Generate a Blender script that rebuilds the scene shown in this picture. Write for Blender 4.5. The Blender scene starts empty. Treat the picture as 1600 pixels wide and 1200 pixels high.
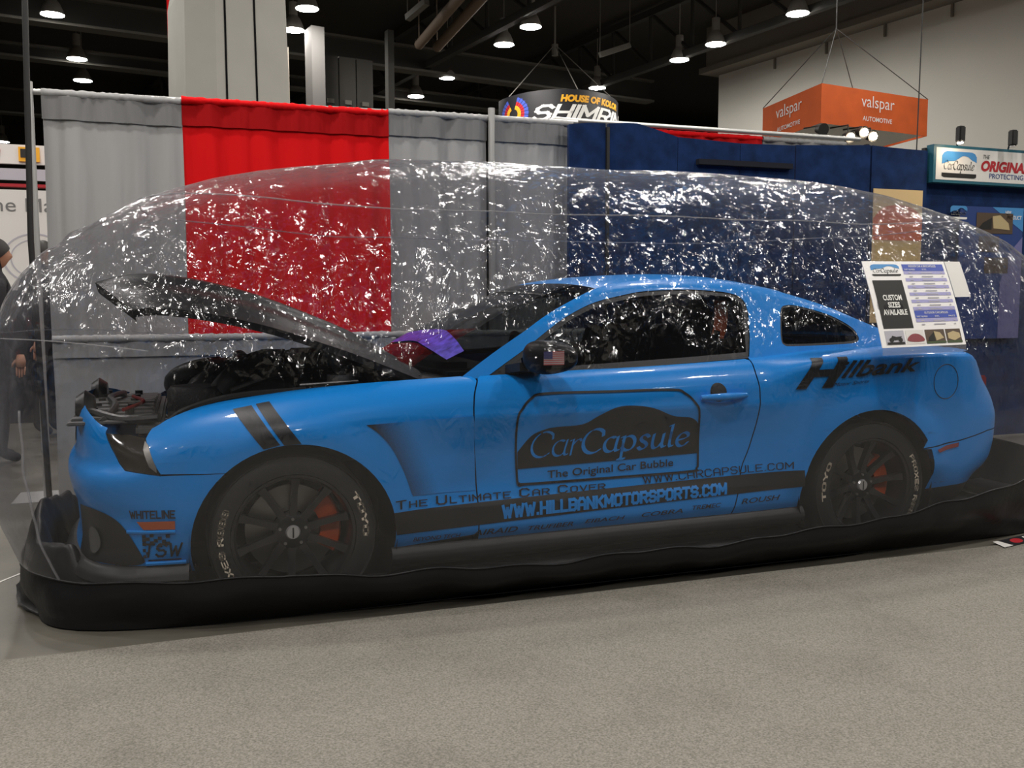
import bpy, bmesh, math, random
from mathutils import Vector, Matrix, noise
random.seed(7)
PI = math.pi
scn = bpy.context.scene
COL = scn.collection

# ---------------------------------------------------------------- camera, world, exposure
cam_d = bpy.data.cameras.new('camera')
cam = bpy.data.objects.new('camera', cam_d)
COL.objects.link(cam)
cam_d.sensor_width = 36.0
cam_d.lens = 36.0 * 1450.0 / 1600.0
cam_d.clip_end = 300
_yaw, _pit, _rol = .3372, .0885, -.003
cam.matrix_world = (Matrix.Translation((-0.37, -4.51, 1.232)) @ Matrix.Rotation(-_yaw, 4, 'Z')
                    @ Matrix.Rotation(PI / 2 - _pit, 4, 'X') @ Matrix.Rotation(_rol, 4, 'Z'))
scn.camera = cam
world = bpy.data.worlds.new('world'); scn.world = world
world.use_nodes = True
bg = world.node_tree.nodes['Background']
bg.inputs[0].default_value = (1.0, .96, .90, 1); bg.inputs[1].default_value = 0.0      # the hall is closed: all light comes from its lamps
scn.view_settings.view_transform = 'Standard'
scn.view_settings.look = 'None'
scn.view_settings.exposure = 0.0
scn.view_settings.gamma = 1.0
scn.view_settings.use_curve_mapping = False
try:
    scn.cycles.use_denoising = True
    scn.cycles.max_bounces = 10
    scn.cycles.transparent_max_bounces = 24
    scn.cycles.caustics_reflective = False
    scn.cycles.caustics_refractive = False
    scn.cycles.sample_clamp_indirect = 1.5
except Exception:
    pass
LAMP = 190.0          # radiance of the hall lamps
FLOOR = 0.015

# ---------------------------------------------------------------- materials
def mat(name, color, rough=.5, metal=0.0, spec=.5, coat=0.0, emit=0.0, bump=0.0, bscale=60, var=0.0, vscale=8, sheen=0.0):
    m = bpy.data.materials.new(name); m.use_nodes = True
    nt = m.node_tree; b = nt.nodes['Principled BSDF']
    b.inputs['Base Color'].default_value = (*color, 1)
    b.inputs['Roughness'].default_value = rough
    b.inputs['Metallic'].default_value = metal
    b.inputs['Specular IOR Level'].default_value = spec
    b.inputs['Coat Weight'].default_value = coat
    b.inputs['Coat Roughness'].default_value = .04
    if sheen: b.inputs['Sheen Weight'].default_value = sheen
    if emit:
        b.inputs['Emission Color'].default_value = (*color, 1)
        b.inputs['Emission Strength'].default_value = emit
    if bump or var:
        tc = nt.nodes.new('ShaderNodeTexCoord')
        if var:
            n = nt.nodes.new('ShaderNodeTexNoise'); n.inputs['Scale'].default_value = vscale; n.inputs['Detail'].default_value = 6
            nt.links.new(tc.outputs['Object'], n.inputs['Vector'])
            r = nt.nodes.new('ShaderNodeMapRange'); r.inputs[1].default_value = .3; r.inputs[2].default_value = .7
            r.inputs[3].default_value = 1 - var; r.inputs[4].default_value = 1 + var
            nt.links.new(n.outputs[0], r.inputs[0])
            mx = nt.nodes.new('ShaderNodeVectorMath'); mx.operation = 'SCALE'
            mx.inputs[0].default_value = color; nt.links.new(r.outputs[0], mx.inputs['Scale'])
            nt.links.new(mx.outputs[0], b.inputs['Base Color'])
        if bump:
            n2 = nt.nodes.new('ShaderNodeTexNoise'); n2.inputs['Scale'].default_value = bscale; n2.inputs['Detail'].default_value = 4
            nt.links.new(tc.outputs['Object'], n2.inputs['Vector'])
            bp = nt.nodes.new('ShaderNodeBump'); bp.inputs['Strength'].default_value = bump; bp.inputs['Distance'].default_value = .01
            nt.links.new(n2.outputs[0], bp.inputs['Height']); nt.links.new(bp.outputs[0], b.inputs['Normal'])
    return m

BLUE = (.004, .27, .80)
M = {}
M['paint'] = mat('blue_paint', BLUE, .35, spec=.25, coat=.35)
M['black_paint'] = mat('black_paint', (.010, .010, .011), .42, spec=.15, coat=.0)
M['decal'] = mat('black_vinyl', (.011, .011, .012), .42)
M['decal_blue'] = mat('blue_vinyl', BLUE, .42)
M['decal_navy'] = mat('dim_vinyl', (.010, .018, .040), .5)
M['rubber'] = mat('rubber', (.013, .013, .013), .62, bump=.15, bscale=120)
M['trim'] = mat('black_trim', (.015, .015, .016), .45)
M['shadow_gap'] = mat('gap_black', (.004, .004, .005), .9, spec=.1)
M['rim'] = mat('black_rim', (.012, .012, .013), .28, coat=.4)
M['steel'] = mat('brake_steel', (.30, .29, .27), .38, metal=.8)
M['chrome'] = mat('cap_silver', (.62, .62, .62), .25, metal=.7)
M['orange'] = mat('orange_enamel', (.85, .12, .015), .4)
M['strap_orange'] = mat('orange_webbing', (.95, .16, .03), .7)
M['amber'] = mat('amber_lens', (.45, .085, .012), .25, coat=.5)
M['red_lens'] = mat('red_lens', (.25, .012, .014), .25, coat=.5)
M['cream_ink'] = mat('cream_ink', (.85, .74, .58), .6)
M['seat'] = mat('black_cloth', (.012, .012, .013), .85, bump=.2)
M['plastic'] = mat('engine_plastic', (.018, .018, .019), .38, bump=.2, bscale=40)
M['alu'] = mat('cast_alloy', (.22, .22, .22), .38, metal=.7, bump=.3, bscale=50)
M['red_hose'] = mat('red_plastic', (.22, .012, .010), .4)
M['grey_plastic'] = mat('grey_shroud', (.10, .10, .098), .45, var=.25, vscale=20)
M['headlamp'] = mat('smoked_lens', (.025, .022, .018), .10, coat=.8)
M['white'] = mat('white_board', (.72, .71, .69), .6)
M['paper'] = mat('white_paper', (.88, .87, .87), .5)
M['white_text'] = mat('white_ink', (.80, .80, .78), .6)
M['black_text'] = mat('black_ink', (.012, .012, .012), .6)
M['grey_text'] = mat('grey_ink', (.17, .17, .17), .6)
M['red_text'] = mat('red_ink', (.42, .012, .022), .6)
M['drape_grey'] = mat('grey_drape_cloth', (.385, .385, .39), .9, bump=.15, bscale=300)
M['hem_grey'] = mat('grey_drape_double_cloth_shaded', (.215, .215, .22), .9, bump=.15, bscale=300)  # doubled hem: less light passing through is painted as darker grey
M['hem_red'] = mat('red_drape_double_cloth_shaded', (.40, .002, .004), .85, spec=.2)  # red hem likewise, its weaker backlight put into a darker colour
M['drape_low'] = mat('low_grey_drape_cloth', (.40, .40, .395), .9, bump=.15, bscale=300)
M['drape_red'] = mat('red_drape_cloth', (.76, .004, .007), .85, spec=.2, bump=.15, bscale=300)
M['navy'] = mat('navy_velour', (.008, .026, .095), .95, spec=.15, var=.35, vscale=9, sheen=.06)
M['navy_dark'] = mat('navy_edge', (.004, .006, .014), .9)
M['alu_pole'] = mat('satin_alloy_pole', (.55, .55, .54), .4, metal=.6)
M['dark_metal'] = mat('dark_metal', (.012, .012, .012), .55)
M['pier'] = mat('pier_paint', (.16, .155, .15), .8)
M['concrete'] = mat('sealed_concrete', (.105, .097, .080), .42, var=.22, vscale=3, bump=.04, bscale=30)
M['column'] = mat('column_paint', (.30, .296, .272), .8, var=.04, vscale=2)
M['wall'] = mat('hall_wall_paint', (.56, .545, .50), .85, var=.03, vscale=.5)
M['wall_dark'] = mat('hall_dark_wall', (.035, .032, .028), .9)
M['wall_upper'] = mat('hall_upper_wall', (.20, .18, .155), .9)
M['ceiling'] = mat('ceiling_dark', (.035, .031, .026), .95)
M['girder'] = mat('girder_paint', (.035, .034, .030), .8)
M['flange'] = mat('flange_paint', (.12, .115, .10), .7)
M['duct'] = mat('duct_paint', (.17, .125, .09), .7)
M['orange_fabric'] = mat('orange_fabric', (.60, .105, .018), .85, var=.10, vscale=3)
M['vinyl_black'] = mat('black_tarp', (.007, .007, .008), .42, spec=.3, bump=.35, bscale=14)
M['mat_black'] = mat('black_base_mat', (.006, .006, .006), .7, spec=.2)
M['lamp_housing'] = mat('lamp_housing', (.25, .24, .22), .5)
M['skin'] = mat('skin', (.42, .22, .14), .6)
M['hair'] = mat('dark_hair', (.010, .008, .007), .6)
M['dark_suit'] = mat('dark_suit', (.010, .010, .014), .85)
M['yellow_text'] = mat('yellow_ink', (.85, .42, .02), .6)
M['violet'] = mat('violet_mottle', (.085, .06, .50), .3, var=.6, vscale=26)
M['poster_black'] = mat('banner_black', (.012, .012, .016), .5)

def lamp_mat(name, col, s):
    m = bpy.data.materials.new(name); m.use_nodes = True
    nt = m.node_tree; nt.nodes.clear()
    e = nt.nodes.new('ShaderNodeEmission'); e.inputs[0].default_value = (*col, 1); e.inputs[1].default_value = s
    o = nt.nodes.new('ShaderNodeOutputMaterial'); nt.links.new(e.outputs[0], o.inputs[0])
    return m
M['lens'] = lamp_mat('lamp_lens', (1.0, .95, .88), LAMP)
M['lens_near'] = lamp_mat('lamp_lens_bright', (1.0, .95, .88), LAMP * 1.95)
M['spot'] = lamp_mat('spot_lens', (1.0, .80, .55), 150)

def carpet_mat():
    m = mat('grey_carpet', (.30, .28, .25), .95, spec=.1)
    nt = m.node_tree; b = nt.nodes['Principled BSDF']
    tc = nt.nodes.new('ShaderNodeTexCoord')
    a = nt.nodes.new('ShaderNodeTexNoise'); a.inputs['Scale'].default_value = 170; a.inputs['Detail'].default_value = 4
    c = nt.nodes.new('ShaderNodeTexNoise'); c.inputs['Scale'].default_value = 2.2; c.inputs['Detail'].default_value = 8; c.inputs['Roughness'].default_value = .62
    nt.links.new(tc.outputs['Object'], a.inputs['Vector']); nt.links.new(tc.outputs['Object'], c.inputs['Vector'])
    r1 = nt.nodes.new('ShaderNodeValToRGB'); e = r1.color_ramp.elements
    e[0].position = .30; e[0].color = (.135, .128, .110, 1); e[1].position = .70; e[1].color = (.275, .258, .228, 1)
    nt.links.new(a.outputs[0], r1.inputs[0])
    r2 = nt.nodes.new('ShaderNodeValToRGB'); e = r2.color_ramp.elements
    e[0].position = .28; e[0].color = (.84, .83, .83, 1); e[1].position = .48; e[1].color = (1, 1, 1, 1)
    nt.links.new(c.outputs[0], r2.inputs[0])
    mx = nt.nodes.new('ShaderNodeMix'); mx.data_type = 'RGBA'; mx.blend_type = 'MULTIPLY'; mx.inputs[0].default_value = 1
    nt.links.new(r1.outputs[0], mx.inputs[6]); nt.links.new(r2.outputs[0], mx.inputs[7]); nt.links.new(mx.outputs[2], b.inputs['Base Color'])
    bp = nt.nodes.new('ShaderNodeBump'); bp.inputs['Strength'].default_value = .5; bp.inputs['Distance'].default_value = .006
    nt.links.new(a.outputs[0], bp.inputs['Height']); nt.links.new(bp.outputs[0], b.inputs['Normal'])
    return m
M['carpet'] = carpet_mat()

def fade_mat():
    """black side decal that breaks up into the blue paint towards the door"""
    m = mat('fading_vinyl', BLUE, .40)
    nt = m.node_tree; b = nt.nodes['Principled BSDF']
    tc = nt.nodes.new('ShaderNodeTexCoord'); sp = nt.nodes.new('ShaderNodeSeparateXYZ')
    nt.links.new(tc.outputs['Object'], sp.inputs[0])
    n = nt.nodes.new('ShaderNodeTexNoise'); n.inputs['Scale'].default_value = 420; nt.links.new(tc.outputs['Object'], n.inputs['Vector'])
    # distance from the curved front edge: x + k*z
    k = nt.nodes.new('ShaderNodeMath'); k.operation = 'MULTIPLY_ADD'; k.inputs[1].default_value = .42
    nt.links.new(sp.outputs[2], k.inputs[0]); nt.links.new(sp.outputs[0], k.inputs[2])
    r = nt.nodes.new('ShaderNodeMapRange'); r.inputs[1].default_value = .60; r.inputs[2].default_value = .80
    nt.links.new(k.outputs[0], r.inputs[0])
    ad = nt.nodes.new('ShaderNodeMath'); ad.operation = 'MULTIPLY_ADD'; ad.inputs[1].default_value = .5; ad.inputs[2].default_value = -.25
    nt.links.new(n.outputs[0], ad.inputs[0])
    s = nt.nodes.new('ShaderNodeMath'); s.operation = 'ADD'; nt.links.new(r.outputs[0], s.inputs[0]); nt.links.new(ad.outputs[0], s.inputs[1])
    rp = nt.nodes.new('ShaderNodeValToRGB'); e = rp.color_ramp.elements
    e[0].position = .10; e[0].color = (.012, .012, .012, 1); e[1].position = .92; e[1].color = (*BLUE, 1)
    nt.links.new(s.outputs[0], rp.inputs[0]); nt.links.new(rp.outputs[0], b.inputs['Base Color'])
    return m
M['fade'] = fade_mat()

def tint_mat(name, col, fac_clear, rough=.03):
    """tinted window glass"""
    m = bpy.data.materials.new(name); m.use_nodes = True
    nt = m.node_tree; nt.nodes.clear()
    t = nt.nodes.new('ShaderNodeBsdfTransparent'); t.inputs[0].default_value = (*[c * fac_clear for c in col], 1)
    g = nt.nodes.new('ShaderNodeBsdfGlossy'); g.inputs['Roughness'].default_value = rough
    lw = nt.nodes.new('ShaderNodeLayerWeight')
    p = nt.nodes.new('ShaderNodeMath'); p.operation = 'POWER'; p.inputs[1].default_value = 5
    q = nt.nodes.new('ShaderNodeMath'); q.operation = 'MULTIPLY_ADD'; q.inputs[1].default_value = .9; q.inputs[2].default_value = .06
    nt.links.new(lw.outputs['Facing'], p.inputs[0]); nt.links.new(p.outputs[0], q.inputs[0])
    mx = nt.nodes.new('ShaderNodeMixShader'); nt.links.new(q.outputs[0], mx.inputs[0]); nt.links.new(t.outputs[0], mx.inputs[1]); nt.links.new(g.outputs[0], mx.inputs[2])
    o = nt.nodes.new('ShaderNodeOutputMaterial'); nt.links.new(mx.outputs[0], o.inputs[0])
    return m
M['glass'] = tint_mat('tinted_glass', (.95, 1, .98), .42)
M['glass_dark'] = tint_mat('dark_tinted_glass', (1, 1, 1), .10)

FACET = .66
def film_mat():
    """thin clear vinyl film: see-through, a little milky, crinkled and shiny"""
    m = bpy.data.materials.new('clear_vinyl_film'); m.use_nodes = True
    nt = m.node_tree; N = nt.nodes; Lk = nt.links; N.clear()
    tc = N.new('ShaderNodeTexCoord')
    def nz(scale, detail, stretch=(1, 1, 1), rot=(0, 0, 0), rough=.55, dist=0.0):
        mp = N.new('ShaderNodeMapping'); mp.inputs['Scale'].default_value = stretch; mp.inputs['Rotation'].default_value = rot
        Lk.new(tc.outputs['Object'], mp.inputs['Vector'])
        n = N.new('ShaderNodeTexNoise'); n.inputs['Scale'].default_value = scale; n.inputs['Detail'].default_value = detail
        n.inputs['Roughness'].default_value = rough; n.inputs['Distortion'].default_value = dist
        Lk.new(mp.outputs[0], n.inputs['Vector']); return n.outputs[0]
    def mth(op, a, b=None, c=None):
        k = N.new('ShaderNodeMath'); k.operation = op
        for i, v in enumerate((a, b, c)):
            if v is None: continue
            if isinstance(v, (int, float)): k.inputs[i].default_value = v
            else: Lk.new(v, k.inputs[i])
        return k.outputs[0]
    # crinkles: small flat facets of stiff film, each tilted its own way, over soft folds
    msk = nz(1.5, 2)
    mk = N.new('ShaderNodeMapRange'); mk.inputs[1].default_value = .40; mk.inputs[2].default_value = .62; mk.inputs[3].default_value = .20; mk.inputs[4].default_value = 1.0
    Lk.new(msk, mk.inputs[0])
    def vec(op, a, b=None):
        k = N.new('ShaderNodeVectorMath'); k.operation = op
        for i, v in enumerate((a, b)):
            if v is None: continue
            if isinstance(v, tuple): k.inputs[i].default_value = v
            else: Lk.new(v, k.inputs[i])
        return k.outputs[0]
    def vscale(a, sc):
        k = N.new('ShaderNodeVectorMath'); k.operation = 'SCALE'; Lk.new(a, k.inputs[0])
        if isinstance(sc, (int, float)): k.inputs['Scale'].default_value = sc
        else: Lk.new(sc, k.inputs['Scale'])
        return k.outputs[0]
    wn = N.new('ShaderNodeTexNoise'); wn.inputs['Scale'].default_value = 7; wn.inputs['Detail'].default_value = 3; Lk.new(tc.outputs['Object'], wn.inputs['Vector'])
    warp = vec('ADD', tc.outputs['Object'], vscale(vec('SUBTRACT', wn.outputs['Color'], (.5, .5, .5)), .24))
    def facets(scale, amp):
        v = N.new('ShaderNodeTexVoronoi'); v.inputs['Scale'].default_value = scale; Lk.new(warp, v.inputs['Vector'])
        t = vec('MULTIPLY_ADD', v.outputs['Color'], (2, 2, 2)); t.node.inputs[2].default_value = (-1, -1, -1)
        t2 = vec('MULTIPLY', t, vec('ABSOLUTE', t))
        return vscale(t2, amp)
    sx = N.new('ShaderNodeSeparateXYZ'); Lk.new(tc.outputs['Object'], sx.inputs[0])
    zr = N.new('ShaderNodeMapRange'); zr.interpolation_type = 'SMOOTHSTEP'      # the lower wall is pulled taut
    zr.inputs[1].default_value = .98; zr.inputs[2].default_value = 1.34; zr.inputs[3].default_value = .03; zr.inputs[4].default_value = 1.0
    Lk.new(mth('ADD', sx.outputs[2], mth('MULTIPLY', msk, .25), None), zr.inputs[0])
    amt = mth('MULTIPLY', mk.outputs[0], zr.outputs[0])
    tilt = vscale(vec('ADD', vec('ADD', facets(33, FACET), facets(14, FACET * .5)), facets(64, FACET * .22)), amt)
    cre = nz(13, 3, (1.0, 1.0, .35), (0, .5, 0), dist=1.4)
    r1 = mth('ABSOLUTE', mth('SUBTRACT', cre, .5))
    bp = N.new('ShaderNodeBump'); bp.inputs['Distance'].default_value = .012; bp.inputs['Strength'].default_value = .5
    Lk.new(r1, bp.inputs['Height'])
    nrm = vec('NORMALIZE', vec('ADD', bp.outputs[0], tilt))
    tr = N.new('ShaderNodeBsdfTransparent'); tr.inputs[0].default_value = (.755, .755, .775, 1)
    gl = N.new('ShaderNodeBsdfGlossy'); gl.inputs['Roughness'].default_value = .13; gl.inputs['Color'].default_value = (.95, .95, .97, 1)
    Lk.new(nrm, gl.inputs['Normal'])
    df = N.new('ShaderNodeBsdfDiffuse'); df.inputs[0].default_value = (.75, .75, .78, 1)
    tl = N.new('ShaderNodeBsdfTranslucent'); tl.inputs[0].default_value = (.75, .75, .78, 1)
    dm = N.new('ShaderNodeMixShader'); dm.inputs[0].default_value = .5; Lk.new(df.outputs[0], dm.inputs[1]); Lk.new(tl.outputs[0], dm.inputs[2])
    lw = N.new('ShaderNodeLayerWeight')
    f3 = mth('POWER', lw.outputs['Facing'], 4.0)
    haze = mth('MULTIPLY_ADD', f3, .22, .007)
    m1 = N.new('ShaderNodeMixShader'); Lk.new(haze, m1.inputs[0]); Lk.new(tr.outputs[0], m1.inputs[1]); Lk.new(dm.outputs[0], m1.inputs[2])
    lwb = N.new('ShaderNodeLayerWeight')
    fr = mth('MULTIPLY_ADD', mth('POWER', lwb.outputs['Facing'], 5.0), .55, .058)
    m2 = N.new('ShaderNodeMixShader'); Lk.new(fr, m2.inputs[0]); Lk.new(m1.outputs[0], m2.inputs[1]); Lk.new(gl.outputs[0], m2.inputs[2])
    o = N.new('ShaderNodeOutputMaterial'); Lk.new(m2.outputs[0], o.inputs[0])
    return m
M['film'] = film_mat()
def seam_mat():
    m = bpy.data.materials.new('welded_seam'); m.use_nodes = True
    nt = m.node_tree; N = nt.nodes; N.clear()
    tr = N.new('ShaderNodeBsdfTransparent'); tr.inputs[0].default_value = (.85, .85, .87, 1)
    b = N.new('ShaderNodeBsdfPrincipled'); b.inputs['Base Color'].default_value = (.6, .6, .62, 1); b.inputs['Roughness'].default_value = .25
    mx = N.new('ShaderNodeMixShader'); mx.inputs[0].default_value = .22
    nt.links.new(tr.outputs[0], mx.inputs[1]); nt.links.new(b.outputs[0], mx.inputs[2])
    o = N.new('ShaderNodeOutputMaterial'); nt.links.new(mx.outputs[0], o.inputs[0])
    return m
M['seam'] = seam_mat()

# ---------------------------------------------------------------- object helpers
ROOT = {}
def thing(name, label, cat, loc=(0, 0, 0), group=None):
    o = bpy.data.objects.new(name, None); COL.objects.link(o); o.location = loc; o.empty_display_size = .1
    o['label'] = label; o['category'] = cat
    if group: o['group'] = group
    ROOT[o.name] = Vector(loc)
    return o
def tag(o, label, cat, group=None, kind=None):
    if label: o['label'] = label
    if cat: o['category'] = cat
    if group: o['group'] = group
    if kind: o['kind'] = kind
    return o
class MB:
    """collects shapes for ONE mesh"""
    def __init__(s): s.v = []; s.f = []; s.mi = []; s.cur = 0; s.flat = []
    def add(s, v, f):
        n = len(s.v); s.v += [tuple(p) for p in v]
        for q in f: s.f.append(tuple(i + n for i in q)); s.mi.append(s.cur)
        return s
    def box(s, c, d, bev=0.0, rot=None):
        bm = bmesh.new(); bmesh.ops.create_cube(bm, size=1)
        for v in bm.verts: v.co = Vector((v.co.x * d[0], v.co.y * d[1], v.co.z * d[2]))
        if bev: bmesh.ops.bevel(bm, geom=bm.edges[:], offset=bev, segments=2, affect='EDGES')
        R = rot or Matrix.Identity(3)
        vs = [R @ v.co + Vector(c) for v in bm.verts]; bm.verts.index_update()
        fs = [[v.index for v in f.verts] for f in bm.faces]; bm.free(); return s.add(vs, fs)
    def cyl(s, p0, p1, r0, r1=None, n=16, caps=True):
        r1 = r0 if r1 is None else r1
        a = Vector(p0); b = Vector(p1); d = (b - a).normalized(); u = d.orthogonal().normalized(); w = d.cross(u)
        vs = []
        for c, r in ((a, r0), (b, r1)):
            for i in range(n): t = 2 * PI * i / n; vs.append(c + u * math.cos(t) * r + w * math.sin(t) * r)
        fs = [(i, (i + 1) % n, n + (i + 1) % n, n + i) for i in range(n)]
        if caps: fs += [tuple(range(n))[::-1], tuple(range(n, 2 * n))]
        return s.add(vs, fs)
    def tube(s, pts, r, n=8, closed=False):
        pts = [Vector(p) for p in pts]; vs = []; fs = []; m = len(pts); up = None
        for i, p in enumerate(pts):
            a = pts[i - 1] if (i or closed) else p; b = pts[(i + 1) % m] if (i < m - 1 or closed) else p
            d = (b - a).normalized()
            if up is None: up = d.orthogonal().normalized()
            up = (up - d * up.dot(d)).normalized(); w = d.cross(up)
            rr = r[i] if isinstance(r, (list, tuple)) else r
            for k in range(n): t = 2 * PI * k / n; vs.append(p + up * math.cos(t) * rr + w * math.sin(t) * rr)
        for i in range(m - (0 if closed else 1)):
            j = (i + 1) % m
            for k in range(n): fs.append((i * n + k, i * n + (k + 1) % n, j * n + (k + 1) % n, j * n + k))
        if not closed: fs += [tuple(range(n))[::-1], tuple(range((m - 1) * n, m * n))]
        return s.add(vs, fs)
    def lathe(s, prof, c, axis='Z', n=48):
        """prof: (radius, along)"""
        vs = []; fs = []; m = len(prof)
        for r, h in prof:
            for k in range(n):
                t = 2 * PI * k / n; a, b = r * math.cos(t), r * math.sin(t)
                p = (a, b, h) if axis == 'Z' else ((a, h, b) if axis == 'Y' else (h, a, b))
                vs.append(Vector(p) + Vector(c))
        for i in range(m - 1):
            for k in range(n): fs.append((i * n + k, i * n + (k + 1) % n, (i + 1) * n + (k + 1) % n, (i + 1) * n + k))
        return s.add(vs, fs)
    def grid(s, fn, nu, nv, cu=False):
        vs = []; fs = []
        for i in range(nu + 1):
            for j in range(nv + 1): vs.append(fn(i / nu, j / nv))
        for i in range(nu):
            for j in range(nv): fs.append((i * (nv + 1) + j, (i + 1) * (nv + 1) + j, (i + 1) * (nv + 1) + j + 1, i * (nv + 1) + j + 1))
        return s.add(vs, fs)
    def poly(s, pts): return s.add(pts, [tuple(range(len(pts)))])
    def prism(s, pts, off):
        n = len(pts); o = Vector(off); a = [Vector(p) for p in pts]
        s.add(a + [p + o for p in a], [tuple(range(n))[::-1], tuple(range(n, 2 * n))] + [(i, (i + 1) % n, n + (i + 1) % n, n + i) for i in range(n)])
        return s
    def build(s, name, m, parent=None, smooth=False, weld=False, label=None):
        me = bpy.data.meshes.new(name); me.from_pydata(s.v, [], s.f)
        for q in (m if isinstance(m, (list, tuple)) else [m]): me.materials.append(q)
        if isinstance(m, (list, tuple)): me.polygons.foreach_set('material_index', s.mi)
        bm = bmesh.new(); bm.from_mesh(me)
        if weld: bmesh.ops.remove_doubles(bm, verts=bm.verts, dist=1e-4)
        bmesh.ops.recalc_face_normals(bm, faces=bm.faces)
        bm.to_mesh(me); bm.free()
        if smooth:
            me.polygons.foreach_set('use_smooth', [True] * len(me.polygons))
            if smooth != 'all':
                me.set_sharp_from_angle(angle=math.radians(smooth if smooth is not True else 40))
        o = bpy.data.objects.new(name, me); COL.objects.link(o)
        if parent is not None:
            o.parent = parent
            if parent.name in ROOT: o.matrix_parent_inverse = Matrix.Translation(-ROOT[parent.name])
        if label: o['label'] = label
        return o
def struct(name, mb, m, smooth=False):
    o = mb.build(name, m, None, smooth); o['kind'] = 'structure'; return o

def cr(pts, n=6, closed=False):
    """Catmull-Rom through the points (any dimension)"""
    m = len(pts); out = []
    for i in range(m if closed else m - 1):
        P = [pts[(i + k) % m] if closed else pts[min(max(i + k, 0), m - 1)] for k in (-1, 0, 1, 2)]
        for j in range(n):
            t = j / n
            out.append(tuple(.5 * (2 * b + (c - a) * t + (2 * a - 5 * b + 4 * c - d) * t * t + (3 * b - a - 3 * c + d) * t ** 3) for a, b, c, d in zip(*P)))
    if not closed: out.append(tuple(pts[-1]))
    return out

def fill2d(loops):
    """filled flat mesh (verts2d, faces) of an outline and its holes"""
    cu = bpy.data.curves.new('outline', 'CURVE'); cu.dimensions = '2D'; cu.fill_mode = 'BOTH'
    for L in loops:
        sp = cu.splines.new('POLY'); sp.points.add(len(L) - 1); sp.use_cyclic_u = True
        for p, q in zip(sp.points, L): p.co = (q[0], q[1], 0, 1)
    ob = bpy.data.objects.new('outline', cu); me = bpy.data.meshes.new_from_object(ob)
    v = [(p.co.x, p.co.y) for p in me.vertices]; f = [tuple(p.vertices) for p in me.polygons]
    bpy.data.objects.remove(ob); bpy.data.curves.remove(cu); bpy.data.meshes.remove(me)
    return v, f

def panel2d(loops, fn, du=.06, dv=.03, fine=None):
    """fill an outline in surface coordinates, cut it along a grid, wrap it on fn(u, v)"""
    v, f = fill2d(loops)
    bm = bmesh.new(); bv = [bm.verts.new((a, b, 0)) for a, b in v]
    for q in f:
        try: bm.faces.new([bv[i] for i in q])
        except ValueError: pass
    bmesh.ops.remove_doubles(bm, verts=bm.verts, dist=1e-5)
    us = [p[0] for p in v]; vs = [p[1] for p in v]
    def cuts(lo, hi, st): k = max(1, int((hi - lo) / st)); return [lo + (hi - lo) * i / k for i in range(1, k)]
    for u in cuts(min(us), max(us), du): bmesh.ops.bisect_plane(bm, geom=bm.verts[:] + bm.edges[:] + bm.faces[:], plane_co=(u, 0, 0), plane_no=(1, 0, 0), dist=1e-5)
    for w in cuts(min(vs), max(vs), dv): bmesh.ops.bisect_plane(bm, geom=bm.verts[:] + bm.edges[:] + bm.faces[:], plane_co=(0, w, 0), plane_no=(0, 1, 0), dist=1e-5)
    bm.verts.index_update()
    V = [fn(p.co.x, p.co.y) for p in bm.verts]; F = [tuple(p.index for p in q.verts) for q in bm.faces]
    bm.free(); return V, F

# ---------------------------------------------------------------- lettering
def norm_geo(v, f):
    xs = [p[0] for p in v]; ys = [p[1] for p in v]; x0, y0 = min(xs), min(ys); w = max(max(xs) - x0, 1e-6); h = max(max(ys) - y0, 1e-6)
    return [((x - x0) / w, (y - y0) / h) for x, y in v], f, w / h
def text_geo(s, shear=0.0, bold=0.0, spacing=1.0):
    cu = bpy.data.curves.new('lettering', 'FONT'); cu.body = s; cu.size = 1; cu.shear = shear; cu.offset = bold; cu.resolution_u = 4; cu.space_character = spacing
    cu.fill_mode = 'BOTH'
    ob = bpy.data.objects.new('lettering', cu); me = bpy.data.meshes.new_from_object(ob)
    v = [(p.co.x, p.co.y) for p in me.vertices]; f = [tuple(p.vertices) for p in me.polygons]
    bpy.data.objects.remove(ob); bpy.data.curves.remove(cu); bpy.data.meshes.remove(me)
    return norm_geo(v, f)
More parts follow.
